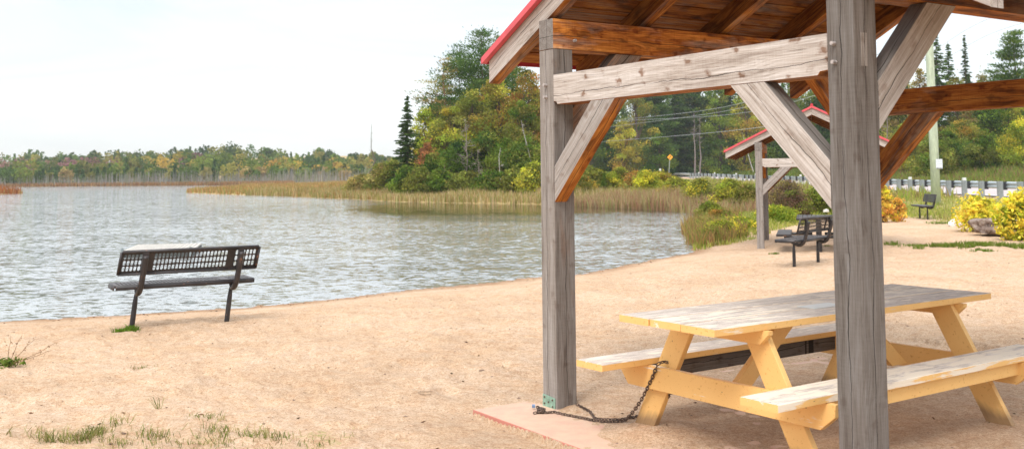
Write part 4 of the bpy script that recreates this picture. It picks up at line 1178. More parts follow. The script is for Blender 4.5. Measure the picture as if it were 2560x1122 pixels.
bare(gpos(1112, 73), hpx(1112, 410, 73), 'short brown trunk at the reed edge below the olive tree', 28, w=.6, bark=(.22, .15, .12), nb=5, r=.10, group=G1)
bare(gpos(1131, 72), hpx(1131, 432, 72), 'leaning dead stem at the reed edge tilting right', 29, w=.3, bark=(.42, .36, .30), nb=2, r=.05, lean=.65, group=G1)
bare(gpos(1025, 78), hpx(1025, 420, 78), 'leaning dead stem left of the pinkish maple', 30, w=.3, bark=(.42, .36, .30), nb=2, r=.04, lean=-.5, group=G1)
bare(gpos(1350, 73), hpx(1350, 300, 73), 'pale crooked leafless birch leaning left next to the shelter post', 31, w=1.2, bark=BIRCH, nb=8, r=.05, lean=-1.3, group=G1, name='birch_tree')
G2 = 'bushes at the foot of the point trees'
for i, (px, py, wp, Y, cl, lab) in enumerate((
    (955, 408, 90, 82, TAN, 'brown leafless looking bush at the foot of the grey snag'),
    (985, 398, 80, 80, OLIVE, 'olive bush between the grey snag and the narrow spruce'),
    (1015, 415, 76, 74, GREEN, 'rounded green bush at the foot of the narrow spruce'),
    (1050, 420, 80, 72.5, OLIVE, 'bush right of the narrow spruce at the reed edge'),
    (1100, 425, 80, 72, GREEN, 'green bush left of the short brown trunk'),
    (1165, 430, 90, 71, OLIVE, 'bush under the large grey bare tree'),
    (1225, 425, 90, 70, GREEN, 'bush left of the slim pale birch trunk'),
    (1285, 420, 90, 69, OLIVE, 'bush right of the slim pale birch trunk'),
    (1335, 405, 90, 67, YELL, 'yellowish bush touching the left side of the near shelter post'),
    (1400, 420, 90, 66, OLIVE, 'bush hidden partly behind the near shelter left post'),
    (1465, 415, 100, 66, OLIVE, 'bush seen just right of the near shelter left post'),
    (905, 440, 90, 84, TAN, 'low brown bush left of the grey snag'))):
    dec(px, py, wp, Y, cl, lab, 200 + i, group=G2, cat='bush', name='bush', low=.02, dens=1.1, second=OLIVE, clump=.2)

# --- woods beyond the road
G3 = 'trees beyond the road'
right = [
 ('d', 1472, 190, 130, 176, GREEN, DARK, 'dark green tree just right of the near shelter left post'),
 ('s', 1520, 170, 120, 186, DARK, None, 'dark conifer behind the left brace of the near shelter'),
 ('d', 1590, 180, 120, 176, OLIVE, GOLD, 'olive tree with a golden skirt left of the yellow road sign'),
 ('d', 1560, 300, 80, 168, GOLD, YELL, 'low golden tree left of the yellow road sign'),
 ('p', 1640, 170, 110, 190, PINE, None, 'bushy pine directly above the yellow road sign'),
 ('s', 1690, 160, 120, 196, DARK, None, 'dark conifer directly behind the yellow road sign'),
 ('d', 1650, 330, 90, 172, GREEN, DARK, 'dark low tree directly left of the yellow sign post'),
 ('p', 1735, 160, 120, 202, PINE, OLIVE, 'pale green pine above the two grey bare trunks'),
 ('d', 1800, 205, 110, 196, BRIGHT, GREEN, 'bright green maple seen through the near shelter frame'),
 ('d', 1868, 200, 110, 190, GOLD, YELL, 'golden birch between the green maple and the near shelter brace'),
 ('s', 1830, 150, 110, 214, DARK, None, 'dark conifer behind the bright green maple'),
 ('s', 1925, 150, 120, 200, DARK, None, 'dark conifer over the distant shelter post'),
 ('d', 1935, 330, 110, 172, GREEN, DARK, 'low green tree behind the distant shelter post'),
 ('d', 1985, 170, 120, 176, OLIVE, GREEN, 'olive tree behind the ridge of the distant shelter, left side'),
 ('d', 2055, 160, 130, 160, GREEN, OLIVE, 'green tree behind the ridge of the distant shelter, right side'),
 ('s', 2110, 120, 140, 150, DARK, None, 'dark conifer hidden behind the near right post'),
 ('d', 2175, 190, 120, 130, OLIVE, GREEN, 'olive tree behind the near right post'),
 ('d', 2245, 235, 110, 118, TAN, OLIVE, 'greyish brown tree right of the near right post'),
 ('d', 2305, 160, 70, 128, TAN, ORANGE, 'thin sparse reddish tree left of the utility pole'),
 ('d', 2285, 300, 120, 108, OLIVE, YELL, 'rounded olive tree left of the utility pole'),
 ('s', 2352, 78, 130, 120, PINE, OLIVE, 'tall ragged evergreen directly right of the utility pole'),
 ('s', 2382, 105, 96, 126, PINE, None, 'slimmer evergreen two treetops right of the utility pole'),
 ('s', 2424, 88, 62, 132, DARK, None, 'very narrow dark spire spruce against the sky'),
 ('d', 2400, 180, 100, 118, OLIVE, TAN, 'olive treetop under the narrow spire spruce'),
 ('d', 2462, 180, 100, 116, TAN, OLIVE, 'sparse olive tree right of the narrow spire spruce'),
 ('d', 2410, 300, 120, 100, GOLD, OLIVE, 'golden rounded tree right of the utility pole notice'),
 ('d', 2370, 320, 90, 98, GREEN, OLIVE, 'green tree behind the utility pole notice'),
 ('p', 2548, 80, 150, 108, PINE, GREEN, 'full green pine at the right edge of the picture'),
 ('d', 2520, 200, 110, 104, YELL, OLIVE, 'yellow green tree under the full pine at the right edge'),
 ('d', 2480, 250, 130, 102, GREEN, DARK, 'dark green broad tree left of the full pine'),
 ('d', 2460, 330, 110, 94, GREEN, OLIVE, 'green low tree above the brown boulder'),
 ('d', 2560, 300, 120, 90, BRIGHT, YELL, 'bright green low tree cut by the right edge of the picture'),
 ('d', 2330, 350, 110, 94, OLIVE, GREEN, 'low olive tree just left of the utility pole base'),
]
for i, (k, px, py, wp, Y, cl, sec, lab) in enumerate(right):
    lf = .13 * Y / 85
    if k == 'd': dec(px, py, wp, Y, cl, lab, 300 + i, second=sec, group=G3, leaf=lf, low=.03, dens=1.25)
    elif k == 's': spr(px, py, wp, Y, cl, lab, 300 + i, ndl=.15 * Y / 85, group=G3)
    else: pin(px, py, wp, Y, cl, lab, 300 + i, ndl=.15 * Y / 85, low=.12, dens=1.5, second=sec, group=G3)
for i, (px, py, Y, lab) in enumerate(((1737, 285, 184, 'left one of two tall grey bare trunks by the yellow sign'), (1752, 290, 186, 'right one of two tall grey bare trunks by the yellow sign'),
    (2222, 250, 110, 'grey bare tree right beside the near right post'), (1888, 330, 166, 'slanting white birch stem above the distant shelter eave'))):
    bare(gpos(px, Y), hpx(px, py, Y), lab, 400 + i, w=4 if i < 2 else 2, bark=(.26, .22, .20) if i < 3 else BIRCH, nb=22 if i < 2 else 10, r=.20 if i < 2 else .10, group=G3, low=.55, lean=0 if i < 3 else -2.0)

# --- stuff: masses nobody could count
def mass_trees(name, spots, mat_label, leafsz, per, group=None, seed=1):
    rng = np.random.default_rng(seed); LV, LF, LC = [], [], []; off = 0
    for (x, y, z, h, w, cols, con) in spots:
        n = per
        if con:
            t = rng.random(n) ** 1.3; rr = (1 - t) * w / 2 * rng.uniform(.3, 1.05, n); an = rng.uniform(0, 2 * pi, n)
            P = np.stack([x + np.cos(an) * rr, y + np.sin(an) * rr, z + t * h], 1)
        else:
            d = rng.normal(size=(n, 3)); d /= np.linalg.norm(d, axis=1)[:, None]; d *= rng.random((n, 1)) ** .3
            P = np.array([x, y, z + h * .56]) + d * np.array([w / 2, w / 2, h * .46])
            P += np.sin(P[:, [1, 2, 0]] * 1.9) * w * .05
        base = np.array(cols[rng.integers(0, len(cols))]) * rng.uniform(.8, 1.2)
        k = np.clip(base * rng.uniform(.75, 1.3, (n, 1)), 0, 1)
        v, f, cl = quads(P, 1, leafsz * rng.uniform(.8, 1.2), .75, k, rng)
        LV.append(v); LF.append(f + off); LC.append(cl); off += len(v)
    return big_mesh(name, np.vstack(LV), np.vstack(LF), LEAF, np.vstack(LC))
rng = np.random.default_rng(77)
spots = []
topline = [(-200, 392), (0, 392), (70, 378), (120, 396), (200, 384), (310, 376), (360, 384), (450, 372), (560, 366), (700, 376), (850, 384), (960, 392), (1100, 400), (1300, 400)]
tl_x = [a for a, b in topline]; tl_y = [b for a, b in topline]
FAR_RED = [(.30, .19, .13), (.33, .22, .13), (.26, .15, .12)]
for i in range(620):
    px = rng.uniform(-160, 1150); r = rng.random()
    row = int(r * 4); Y = (262, 285, 320, 365)[row] + rng.uniform(0, 22)
    X = at(px, 440, Y)[0]
    if lake_sd(np.array([X]), np.array([Y]))[0] < 3: continue
    ty = np.interp(px, tl_x, tl_y) + rng.normal() * 4
    f_ = (.42, .62, .82, 1.0)[row]
    py = 452 - (452 - ty) * f_ + rng.normal() * 3
    z = hz(X, Y); h = at(px, py, Y)[2] - z
    if h < 1.5: h = 1.5
    con = rng.random() < (.16 if px < 700 else .22)
    if row == 3: con = rng.random() < .22; cl = [GREEN, PINE, OLIVE, DARK][rng.integers(0, 4)]
    elif row == 2: cl = [GREEN, OLIVE, PINE, GOLD, FAR_RED][rng.integers(0, 5 if px < 520 else 4)]
    elif row == 1: cl = [OLIVE, GOLD, GREEN, GREEN, FAR_RED][rng.integers(0, 5 if px < 480 else 4)]
    else: cl = [OLIVE, GREEN, OLIVE, TAN, GREEN][rng.integers(0, 5)]; con = rng.random() < .5
    cl = [(c_[0] * 1.08, c_[1] * 1.0, c_[2] * 1.2) for c_ in cl] if not con else PINE
    spots.append((X, Y, z, h, h * rng.uniform(.34, .5) if con else h * rng.uniform(.55, .85) + 1.2, cl, con))
o = mass_trees('far_forest', spots, '', .46, 170, seed=2); tag(o, 'autumn forest on the far side of the lake', 'forest', kind='stuff')
# trees behind the front rows: point and road woods
spots = []
for i in range(150):
    px = rng.uniform(1350, 2700); Y = rng.uniform(205, 250) if px < 2080 else rng.uniform(135, 165)
    if px < 1480: Y = rng.uniform(190, 230)
    top = np.interp(px, [1350, 1460, 1600, 2080, 2200, 2330, 2480, 2600], [210, 200, 190, 195, 215, 205, 200, 150]) + rng.normal() * 14
    X = at(px, 440, Y)[0]; z = hz(X, Y); h = at(px, top + rng.uniform(0, 90), Y)[2] - z
    con = rng.random() < .6; spots.append((X, Y, z, h, h * .32 if con else h * .5, [DARK, DARK, GREEN][rng.integers(0, 3)], con))
for i in range(46):
    px = rng.uniform(1045, 1420); Y = rng.uniform(96, 112); top = np.interp(px, [1045, 1100, 1200, 1420], [345, 275, 235, 250]) + rng.normal() * 18
    X = at(px, 440, Y)[0]; z = hz(X, Y); h = at(px, top, Y)[2] - z; spots.append((X, Y, z, h, h * .4, DARK, True))
o = mass_trees('dark_woods', spots, '', .34, 900, seed=3); tag(o, 'dark woods behind the front rows of trees', 'forest', kind='stuff')

def sticks(name, N_, region, h0, h1, w, cols, label, cat, seed):
    rng = np.random.default_rng(seed); P = region(rng, N_)
    n = len(P); H = rng.uniform(h0, h1, n) * (.35 + 1.1 * fbm(P[:, 0] * .09, P[:, 1] * .05, 4)); lean = rng.normal(size=(n, 2)) * .04 * H[:, None]
    z = height(P[:, 0], P[:, 1])
    V = np.zeros((n, 4, 3)); dx = w * rng.uniform(.6, 1.5, n)
    V[:, 0] = np.stack([P[:, 0] - dx, P[:, 1], z - .1], 1); V[:, 1] = np.stack([P[:, 0] + dx, P[:, 1] + dx, z - .1], 1)
    V[:, 2] = np.stack([P[:, 0] + dx * .2 + lean[:, 0], P[:, 1] + lean[:, 1], z + H], 1); V[:, 3] = np.stack([P[:, 0] - dx * .2 + lean[:, 0], P[:, 1] + lean[:, 1], z + H], 1)
    o = big_mesh(name, V.reshape(-1, 3), np.arange(4 * n).reshape(n, 4), LEAF, pal(rng, cols, n, .25)); tag(o, label, cat, kind='stuff'); return o
def reg_far(rng, n):
    px = rng.uniform(-200, 960, n); Y = rng.uniform(243, 275, n); X = (px - 1280) / FPX * Y
    sd = lake_sd(X, Y); k = sd > .5; return np.stack([X[k], Y[k]], 1)
sticks('dead_trunks', 4200, reg_far, 1.0, 3.7, .06, [(.30, .28, .26), (.24, .23, .20), (.36, .34, .31), (.24, .25, .15)], 'band of grey dead trunks along the far shore', 'dead trees', 12)

def blades(name, P, H, w, cols, label, cat, seed, lean=.25, bend=True, colvar=.25, zoff=None):
    """tapering bent grass blades; P (n,2)"""
    rng = np.random.default_rng(seed); n = len(P); an = rng.uniform(0, pi, n); la = rng.uniform(0, 2 * pi, n)
    z = height(P[:, 0], P[:, 1]) if zoff is None else zoff
    H = H * rng.uniform(.6, 1.25, n); L = lean * H * rng.uniform(.2, 1.6, n)
    dx = np.cos(an) * w; dy = np.sin(an) * w; lx = np.cos(la) * L; ly = np.sin(la) * L
    V = np.zeros((n, 5, 3))
    V[:, 0] = np.stack([P[:, 0] - dx, P[:, 1] - dy, z - .02], 1); V[:, 1] = np.stack([P[:, 0] + dx, P[:, 1] + dy, z - .02], 1)
    V[:, 2] = np.stack([P[:, 0] + dx * .8 + lx * .35, P[:, 1] + dy * .8 + ly * .35, z + H * .55], 1)
    V[:, 3] = np.stack([P[:, 0] + lx, P[:, 1] + ly, z + H * math.sqrt(min(1, max(.25, 1 - (lean * .6) ** 2)))], 1)
    V[:, 4] = np.stack([P[:, 0] - dx * .8 + lx * .35, P[:, 1] - dy * .8 + ly * .35, z + H * .55], 1)
    b = np.arange(n)[:, None] * 5
    F = np.concatenate([b + np.array([[0, 1, 2]]), b + np.array([[0, 2, 4]]), b + np.array([[4, 2, 3]])], 1).reshape(-1, 3)
    C = np.repeat(pal(rng, cols, n, colvar), 3, 0)
    o = big_mesh(name, V.reshape(-1, 3), F, LEAF, C); tag(o, label, cat, kind='stuff'); return o
def sample(rng, n, x0, x1, y0, y1, ok):
    out = []
    tot = 0
    while tot < n:
        x = rng.uniform(x0, x1, n * 2); y = rng.uniform(y0, y1, n * 2); k = ok(x, y); p = np.stack([x[k], y[k]], 1); out.append(p); tot += len(p)
        if len(out) > 60: break
    return np.vstack(out)[:n]
rng = np.random.default_rng(9)
REEDT = [(.52, .39, .19), (.43, .31, .13), (.60, .47, .27), (.30, .29, .09), (.36, .26, .10), (.26, .28, .07)]
REEDO = [(.46, .26, .10), (.54, .36, .17), (.38, .21, .08), (.32, .29, .09), (.28, .27, .08)]
REEDR = [(.42, .25, .15), (.36, .20, .12), (.50, .35, .20), (.32, .30, .10), (.44, .38, .18)]
GRS = [(.32, .36, .06), (.42, .42, .09), (.50, .44, .17), (.22, .30, .05)]
# golden reeds on the near edge of the point
P = sample(rng, 26000, -26, 6, 56, 102, lambda x, y: (lambda sd: (sd > .1) & (sd < 7 + 3 * (x < -8)))(lake_sd(x, y)))
blades('reeds', P, np.full(len(P), .60) * (.3 + 1.2 * fbm(P[:, 0] * .35, P[:, 1] * .35, 4)), .022, REEDT, 'tall golden reeds along the water edge of the point', 'reeds', 31, .16)
P = sample(rng, 26000, -66, -9, 66, 200, lambda x, y: (lambda sd: (sd > .1) & (sd < 26))(lake_sd(x, y)) & (x < -10 - (y - 66) * .02))
blades('marsh_grass', P, np.full(len(P), .58) * (.3 + 1.2 * fbm(P[:, 0] * .2, P[:, 1] * .2, 4)), .04, REEDO, 'orange brown marsh grass on the low spit left of the trees', 'marsh grass', 32, .2)
P = sample(rng, 4500, -98, -56, 112, 138, lambda x, y: lake_sd(x, y) > .2)
blades('marsh_grass', P, np.full(len(P), .9), .06, [(.42, .17, .06), (.34, .13, .05)], 'orange marsh grass islet at the left edge of the lake', 'marsh grass', 33, .2)
P = sample(rng, 9000, -140, -50, 232, 268, lambda x, y: (lambda sd: (sd > .1) & (sd < 7))(lake_sd(x, y)))
blades('marsh_grass', P, np.full(len(P), .8), .12, [(.40, .25, .12), (.32, .18, .08)], 'tan grass fringe along the far shore', 'marsh grass', 34, .2)
# red-brown reeds at the head of the bay
P = sample(rng, 17000, 2.2, 11.5, 35, 60, lambda x, y: (lambda sd: (sd > -.5) & (sd < 3.2))(lake_sd(x, y)) & (y > 37.5))
blades('bay_reeds', P, np.interp(P[:, 1], [36, 44, 60], [.50, .72, .66]) * (.35 + 1.15 * fbm(P[:, 0] * .5, P[:, 1] * .5, 3)), .015, REEDR, 'reddish brown reeds at the head of the bay', 'reeds', 35, .22)
P = sample(rng, 9000, 1.5, 14, 44, 68, lambda x, y: (lambda sd: (sd > 2.0) & (sd < 6))(lake_sd(x, y)))
blades('bay_reeds', P, np.full(len(P), .75), .018, REEDT, 'pale golden reeds behind the reddish ones', 'reeds', 36, .15)
# green bank
def bank_ok(x, y):
    sd = lake_sd(x, y); sp = poly_sd(SANDEDGE, x, y)
    return (sd > .05) & (sp > -.2 + (fbm(x, y, 3) - .5) * 1.2) & (x < rail_x(y) - 1.6)
P = sample(rng, 42000, 3.8, 16, 21.5, 48, bank_ok)
Hh = np.interp(np.hypot(P[:, 0] - 5.2, (P[:, 1] - 26) * .4), [0, 2.5, 5], [.55, .40, .22]) * (.6 + .9 * fbm(P[:, 0] * 1.1, P[:, 1] * 1.1, 3))
Hh = np.where(P[:, 0] > 10.8, .10, Hh) * (.25 + .6 * sm((poly_sd(SANDEDGE, P[:, 0], P[:, 1]) + .2) / 2.2))
blades('bank_grass', P, Hh, .009, GRS, 'yellow green grass on the bank between bay and road', 'grass', 37, .6)
P = sample(rng, 5200, 3.8, 7.3, 22.3, 38, lambda x, y: (lambda sd: (sd > -.25) & (sd < 1.3))(lake_sd(x, y)) & (poly_sd(SANDEDGE, x, y) > .1))
blades('bank_sedge', P, np.full(len(P), .42) * (.5 + fbm(P[:, 0] * 2, P[:, 1] * 2, 2)), .010, [(.36, .22, .08), (.30, .17, .08), (.20, .22, .05), (.42, .30, .10)], 'reddish sedge clumps at the corner of the bank by the water', 'grass', 38, .3)
P = sample(rng, 30000, 5, 23, 46, 120, lambda x, y: (lake_sd(x, y) > 4) & (x < rail_x(y) - 1.2))
blades('road_bank_weeds', P, .22 + .5 * fbm(P[:, 0] * .6, P[:, 1] * .6, 3), .028, GRS + [(.34, .26, .12), (.30, .19, .10)], 'tall weeds on the bank below the guardrail', 'weeds', 39, .3)
P = sample(rng, 16000, 11, 24, 20, 60, lambda x, y: (poly_sd(SANDEDGE, x, y) > .1) & (x < rail_x(y) - .8))
blades('verge_grass', P, .09 + .14 * fbm(P[:, 0] * .8, P[:, 1] * .8, 3), .012, GRS + [(.40, .33, .14)], 'short dry grass round the slatted bench and the shrubs', 'grass', 40, .5)
P = sample(rng, 9000, 26, 62, 55, 130, lambda x, y: (x > rail_x(y) + 10.6) & (x < rail_x(y) + 22))
blades('roadside_brush', P, np.full(len(P), .6), .05, [(.26, .17, .09), (.20, .21, .05), (.22, .26, .06), (.14, .20, .04)], 'brown brush along the far side of the road', 'brush', 41, .3)
P = sample(rng, 9000, 24, 70, 120, 240, lambda x, y: (x > rail_x(y) + 10.6) & (x < rail_x(y) + 20))
blades('roadside_brush', P, np.full(len(P), 1.0), .09, [(.18, .20, .05), (.12, .17, .035), (.16, .20, .04)], 'green brush along the far stretch of the road', 'brush', 42, .3)
# weed lines on the beach
P = sample(rng, 1500, 7.2, 10.4, 20.2, 21.5, lambda x, y: fbm(x * 2.4 + 7, y * 3, 3) > .55)
blades('beach_weeds', P, np.full(len(P), .085), .008, [(.14, .20, .03), (.20, .25, .05)], 'low green weeds in a broken line across the beach right of the near post', 'weeds', 43, .6)
# foreground tufts
def tufts(rng, specs):
    out = []; H = []
    for (px, py, w, n, h) in specs:
        d = cF + cR * (px - 1280) / FPX - cU * (py - PY0) / FPX; t = (0 - CH) / d[2]; c = CAM + d * t
        out.append(np.stack([c[0] + rng.normal(size=n) * w, c[1] + rng.normal(size=n) * w * .7], 1)); H.append(np.full(n, h))
    return np.vstack(out), np.concatenate(H)
sp_ = [(215, 1100, .07, 200, .045), (120, 1112, .05, 50, .07), (95, 1100, .05, 16, .06), (290, 1060, .05, 36, .06), (385, 1085, .06, 70, .05), (300, 1112, .06, 70, .035), (530, 1052, .05, 60, .025),
       (548, 1085, .06, 60, .05), (545, 1098, .05, 30, .05), (640, 1092, .05, 40, .045), (690, 1112, .06, 60, .04), (395, 1030, .012, 14, .07), (160, 1095, .03, 24, .06), (800, 1116, .08, 40, .03), (345, 928, .05, 40, .025),
       (480, 1050, .02, 10, .03), (450, 1118, .15, 90, .03), (600, 1119, .16, 90, .03), (20, 1108, .05, 12, .06), (240, 1088, .03, 40, .05), (330, 1092, .1, 14, .04)]
P, H = tufts(rng, sp_)
blades('grass_tufts', P, H * 1.5, .0021, [(.16, .20, .04), (.24, .26, .07), (.30, .28, .10), (.36, .28, .12), (.11, .16, .03)], 'sparse grass tufts growing in the sand at the bottom left', 'grass', 44, 1.35, colvar=.3)
P, H = tufts(rng, [(312, 828, .05, 260, .045), (328, 824, .03, 160, .05), (300, 832, .03, 120, .03)])
blades('grass_tuft', P, H, .005, [(.14, .24, .03), (.20, .30, .04), (.10, .17, .02)], 'small green tuft at the foot of the left bench leg', 'grass', 45, .6)
P, H = tufts(rng, [(1935, 638, .05, 90, .03), (2070, 618, .05, 40, .03), (2455, 630, .10, 180, .06), (2300, 618, .25, 260, .06), (2350, 560, .2, 200, .08)])
blades('beach_weeds', P, H, .006, [(.12, .19, .03), (.18, .25, .04)], 'tiny weeds dotted on the sand between the posts', 'weeds', 46, .6)

# shrubs and bank bushes
def shrub(px, py, wp, Y, cols, lab, seed, **k):
    k.setdefault('name', 'shrub'); k.setdefault('cat', 'shrub')
    dec(px, py, wp, Y, cols, lab, seed, low=.03, **k)
YS = [(.88, .72, .08), (.80, .66, .07), (.90, .74, .14), (.62, .60, .06)]
OS = [(.74, .40, .09), (.80, .50, .10), (.66, .46, .09), (.60, .30, .09)]
shrub(2442, 492, 108, 26.0, YS, 'bright yellow shrub left of the brown boulder', 501, leaf=.075, dens=1.3, clump=.12, stray=4, depth=1.0)
shrub(2552, 480, 122, 22.6, YS, 'taller bright yellow shrub cut by the right edge of the picture', 502, leaf=.075, dens=1.7, clump=.12, stray=4, second=[(.42, .48, .04), (.55, .55, .05)], depth=1.0)
shrub(2206, 460, 48, 31, OS, 'orange maple shrub right beside the near right post', 503, leaf=.06, dens=1.1, stray=2, second=YS)
shrub(2240, 492, 40, 31.5, OS, 'low orange sprig right of the orange maple shrub', 504, leaf=.055, dens=.8, stray=2, second=YS, clump=.2)
G4 = 'bushes on the bank of the bay'
for i, (px, py, wp, Y, cl, sec, lf, lab) in enumerate((
    (1500, 425, 80, 66, OLIVE, YELL, .09, 'olive bush on the bay bank next to the small dark fir'),
    (1548, 418, 70, 66, YELL, OLIVE, .09, 'yellowish bush on the bay bank behind the small dark fir'),
    (1590, 428, 80, 60, ORANGE, TAN, .085, 'orange red bush on the bay bank, left one'),
    (1615, 425, 80, 57, YELL, BRIGHT, .08, 'lime yellow bush in the middle of the bay bank'),
    (1655, 428, 80, 60, YELL, ORANGE, .08, 'yellow bush on the bay bank just below the yellow road sign'),
    (1690, 446, 90, 52, OLIVE, YELL, .08, 'green goldenrod thicket right of the bush below the road sign'),
    (1755, 450, 90, 46, OLIVE, YELL, .07, 'goldenrod thicket in front of the far end of the guardrail'),
    (1820, 448, 90, 43, YELL, OLIVE, .07, 'yellow topped weed bush left of the distant shelter post'),
    (1865, 462, 90, 40, OLIVE, TAN, .07, 'grey green bush just left of the distant shelter post'),
    (1960, 452, 110, 38, [(.20, .13, .09), (.15, .12, .07), (.24, .16, .10)], TAN, .05, 'brown twiggy bush behind the distant shelter post'),
    (1985, 478, 90, 34, [(.22, .13, .09), (.17, .12, .07)], OLIVE, .05, 'reddish brown low bush above the metal picnic table'),
    (2040, 470, 90, 37, OLIVE, GREEN, .06, 'green bush left of the near right post above the metal table'),
    (1770, 505, 70, 33, OLIVE, BRIGHT, .06, 'low green bush at the water corner of the bank'),
    (1455, 440, 70, 60, OLIVE, GOLD, .08, 'bush right against the near shelter left post on the bank'))):
    shrub(px, py, wp, Y, cl, lab, 520 + i, leaf=lf, dens=1.3, second=sec, group=G4, clump=.2, name='bush', cat='bush')
for i, (px, py, wp, Y, cl, sec, lab) in enumerate((
    (1772, 572, 70, 24.2, OLIVE, TAN, 'reddish green tussock at the water corner of the sand'),
    (1808, 556, 90, 25.5, YELL, OLIVE, 'yellow green tussock just right of the water corner'),
    (1850, 548, 90, 27.5, BRIGHT, YELL, 'bright green tussock left of the distant shelter post foot'),
    (1795, 528, 80, 30.5, OLIVE, ORANGE, 'olive tussock above the water corner'),
    (1760, 548, 60, 28.5, TAN, OLIVE, 'tan tussock leaning over the water edge of the bank'),
    (1935, 520, 100, 31, BRIGHT, YELL, 'lush green tussock just behind the distant shelter post'))):
    shrub(px, py, wp, Y, cl, lab, 580 + i, leaf=.045, dens=1.2, second=sec, clump=.2, stray=3, name='tussock', cat='tussock', group='tussocks on the bank')
spr(1510, 432, 26, 63, GREEN, 'small dark young fir on the bay bank', 560, name='young_fir', ndl=.07)

# weed plant at the left edge
def weed():
    d = cF + cR * (18 - 1280) / FPX - cU * (925 - PY0) / FPX; c = CAM + d * ((0 - CH) / d[2])
    root = empty('weed_plant', (c[0], c[1], hz(c[0], c[1]))); tag(root, 'low green weed with long thin seed stems at the left edge of the sand', 'plant')
    rng = np.random.default_rng(8); V, F, C = [], [], []; SP = []
    for (ex, ez) in ((.35, .13), (.22, .22), (.10, .24), (-.02, .22), (.42, .20), (-.12, .16)):
        pp = crooked(V, F, C, (0, 0, 0), (ex, rng.uniform(-.1, .1), ez), .0028, .0014, (.22, .14, .07), rng, 6, .05, 4)
        for q in pp[3:]:
            for k in range(3): SP.append(q + rng.normal(size=3) * .012)
    big_mesh('stems', np.vstack(V), np.vstack(F), BARK, np.vstack(C), root)
    v, f, cl = quads(np.array(SP), 1, .007, .7, pal(rng, [(.16, .09, .04), (.24, .14, .06)], len(SP), .2), rng); sv, sf, sc2 = v, f, cl
    P = rng.normal(size=(170, 3)) * np.array([.06, .06, .018]) + np.array([-.01, 0, .03]); v, f, cl = quads(P, 1, .026, .35, pal(rng, [(.12, .18, .03), (.18, .24, .05), (.07, .11, .02)], 170, .25), rng)
    big_mesh('leaves_and_seed_heads', np.vstack([v, sv]), np.vstack([f, sf + len(v)]), LEAF, np.vstack([cl, sc2]), root)  # seed heads of the stems are merged into this mesh too
weed()

# pebbles and litter on the sand: countless little bits
def pebbles():
    rng = np.random.default_rng(21); V = []; F = []; n = 1500; off = 0
    ico = [(0, 0, 1), (1, 0, 0), (0, 1, 0), (-1, 0, 0), (0, -1, 0), (0, 0, -1)]; tri = [(0, 1, 2), (0, 2, 3), (0, 3, 4), (0, 4, 1), (5, 2, 1), (5, 3, 2), (5, 4, 3), (5, 1, 4)]
    Y = 4.8 + 14 * rng.random(n) ** 1.5; X = (rng.random(n) * 2 - 1) * Y * .55
    k = lake_sd(X, Y) > .3; X = X[k]; Y = Y[k]; Z = height(X, Y)
    for x, y, z in zip(X, Y, Z):
        s = rng.uniform(.0025, .0085) * (1 + (rng.random() < .04) * 1.2); e = rng.uniform(.6, 1.6)
        V += [(x + a * s * e, y + b * s, z + c * s * .6) for a, b, c in ico]; F += [tuple(off + t for t in q) for q in tri]; off += 6
    o = big_mesh('pebbles', V, F, PEB, None); tag(o, 'dark grit and small pebbles scattered on the sand', 'pebbles', kind='stuff')
pebbles()
def litter():
    rng = np.random.default_rng(33); n = 420; Y = 4.8 + 15 * rng.random(n) ** 1.3; X = (rng.random(n) * 2 - 1) * Y * .55
    k = (lake_sd(X, Y) > .15); X = X[k]; Y = Y[k]
    # a loose wrack line just above the water
    m = 260; sx = rng.uniform(-7, 4.2, m); pts = LAKE[4:13]; sy = np.interp(sx, pts[:, 0], pts[:, 1]) - rng.uniform(.15, .55, m); X = np.concatenate([X, sx]); Y = np.concatenate([Y, sy])
    Z = height(X, Y) + .006; D = rng.normal(size=(len(X), 3)) * np.array([1, 1, .12]); D /= np.linalg.norm(D, axis=1)[:, None]
    v, f, cl = quads(np.stack([X, Y, Z], 1), 1, .016, .30, pal(rng, [(.20, .12, .07), (.30, .20, .12), (.12, .08, .05), (.42, .30, .16)], len(X), .3), rng, droop=D * 3)
    o = big_mesh('leaf_litter', v, f, LEAF, cl); tag(o, 'scattered dead leaf bits and bark on the sand', 'litter', kind='stuff')
litter()
def twig(px, py, lab, seed, s=.07):
    d = cF + cR * (px - 1280) / FPX - cU * (py - PY0) / FPX; c = CAM + d * ((0 - CH) / d[2]); rng = random.Random(seed); f = MB()
    for k in range(4):
        pts = [Vector((cos(t * 1.1 + k) * s * (1 - .12 * t), sin(t * 1.1 + k * .7) * s * .6, .006 + .004 * sin(3 * t + k))) for t in [i * .6 for i in range(8)]]
        tube(f, pts, .0026, 5)
    o = f.build('dry_root', simple_mat('dry_root_' + str(seed), (.42, .30, .20), .85, 0, .25)); o.location = (c[0], c[1], hz(c[0], c[1])); tag(o, lab, 'root')
twig(1062, 982, 'curled dry root lying on the sand left of the near shelter', 1)

# green scum / weed mats on the water at the head of the bay and the far bar
def mat(name, pts, lab, c, seed):
    f = MB(); P = [at(*q) for q in pts]; f.add([Vector((p[0], p[1], WL + .012)) for p in P], [tuple(range(len(P)))])
    o = f.build(name, c); tag(o, lab, 'water weed', kind='stuff')

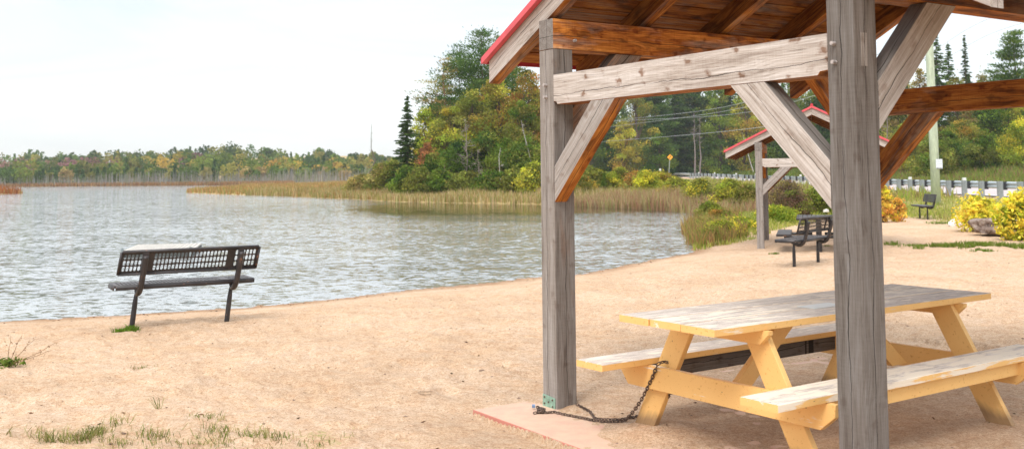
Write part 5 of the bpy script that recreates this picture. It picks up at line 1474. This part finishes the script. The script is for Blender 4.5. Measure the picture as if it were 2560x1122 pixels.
# ------------------------------------------------------------------ haze
HAZE = .0003
if HAZE:
    m, nt = newmat('thin_air_haze'); q = N(nt)
    vol = q.n('VolumePrincipled', ins={'Color': (.93, .95, 1.0, 1), 'Density': HAZE, 'Anisotropy': .2}).outputs[0]
    q.n('OutputMaterial', ins={1: vol})
    mb = MB(); vs = [(x, y, z) for z in (-3.8, 60) for (x, y) in ((-1700, -1700), (1700, -1700), (1700, 1700), (-1700, 1700))]
    mb.add(vs, [(3, 2, 1, 0), (4, 5, 6, 7), (0, 1, 5, 4), (1, 2, 6, 5), (2, 3, 7, 6), (3, 0, 4, 7)])
    hzo = mb.build('haze', m); hzo['kind'] = 'stuff'
# ------------------------------------------------------------------ world, sun, camera
w = bpy.data.worlds.new('World'); scene.world = w; w.use_nodes = True; nt = w.node_tree; nt.nodes.clear(); q = N(nt)
SUN_EL, SUN_AZ = radians(52), radians(205)      # azimuth clockwise from +Y
sky = q.n('TexSky'); sky.sky_type = 'NISHITA'; sky.sun_disc = False; sky.sun_elevation = SUN_EL; sky.sun_rotation = SUN_AZ
bg1 = q.n('Background', ins={0: sky.outputs[0], 1: .05}).outputs[0]
g = q.n('TexCoord').outputs['Generated']; z = q.n('SeparateXYZ', ins={0: g}).outputs[2]
st = q.vmath('MULTIPLY', g, (1.0, 1.0, 6.5))
n1 = q.noise(st, 1.7, 6, .55, 1.0)
cl = q.ramp(n1, [(.34, (.52, .54, .555)), (.50, (.61, .62, .622)), (.64, (.675, .675, .67))])
up = q.ramp(z, [(.0, (.96, .96, .96)), (.22, (1.02, 1.02, 1.02)), (.5, (1.75, 1.75, 1.75)), (1.0, (2.25, 2.25, 2.25))])
lp = q.n('Background', ins={0: q.mix(1, cl, up, 'MULTIPLY'), 1: 1.0}).outputs[0]
nt.links.new(q.n('AddShader', ins={0: bg1, 1: lp}).outputs[0], q.n('OutputWorld').inputs[0])
ld = bpy.data.lights.new('sun', 'SUN'); ld.energy = 2.2; ld.angle = radians(24); ld.color = (1, .965, .92)
lo = bpy.data.objects.new('sun', ld); col.objects.link(lo)
sd_ = Vector((sin(SUN_AZ) * cos(SUN_EL), cos(SUN_AZ) * cos(SUN_EL), sin(SUN_EL))); lo.rotation_euler = sd_.to_track_quat('Z', 'Y').to_euler()

cd = bpy.data.cameras.new('camera'); co = bpy.data.objects.new('camera', cd); col.objects.link(co); scene.camera = co
cd.sensor_width = 36; cd.lens = 36 * FPX / 2560; cd.shift_y = -(561 - PY0) / 2560; cd.clip_end = 9000; cd.clip_start = .05
M = Matrix.Identity(4)
for i in range(3): M[i][0] = cR[i]; M[i][1] = cU[i]; M[i][2] = -cF[i]
M[0][3], M[1][3], M[2][3] = 0, 0, CH
co.matrix_world = M
cd.dof.use_dof = True; cd.dof.focus_distance = 7.5; cd.dof.aperture_fstop = 4.5
scene.view_settings.view_transform = 'Standard'; scene.view_settings.look = 'None'; scene.view_settings.exposure = .35; scene.view_settings.gamma = 1
scene.render.engine = 'CYCLES'
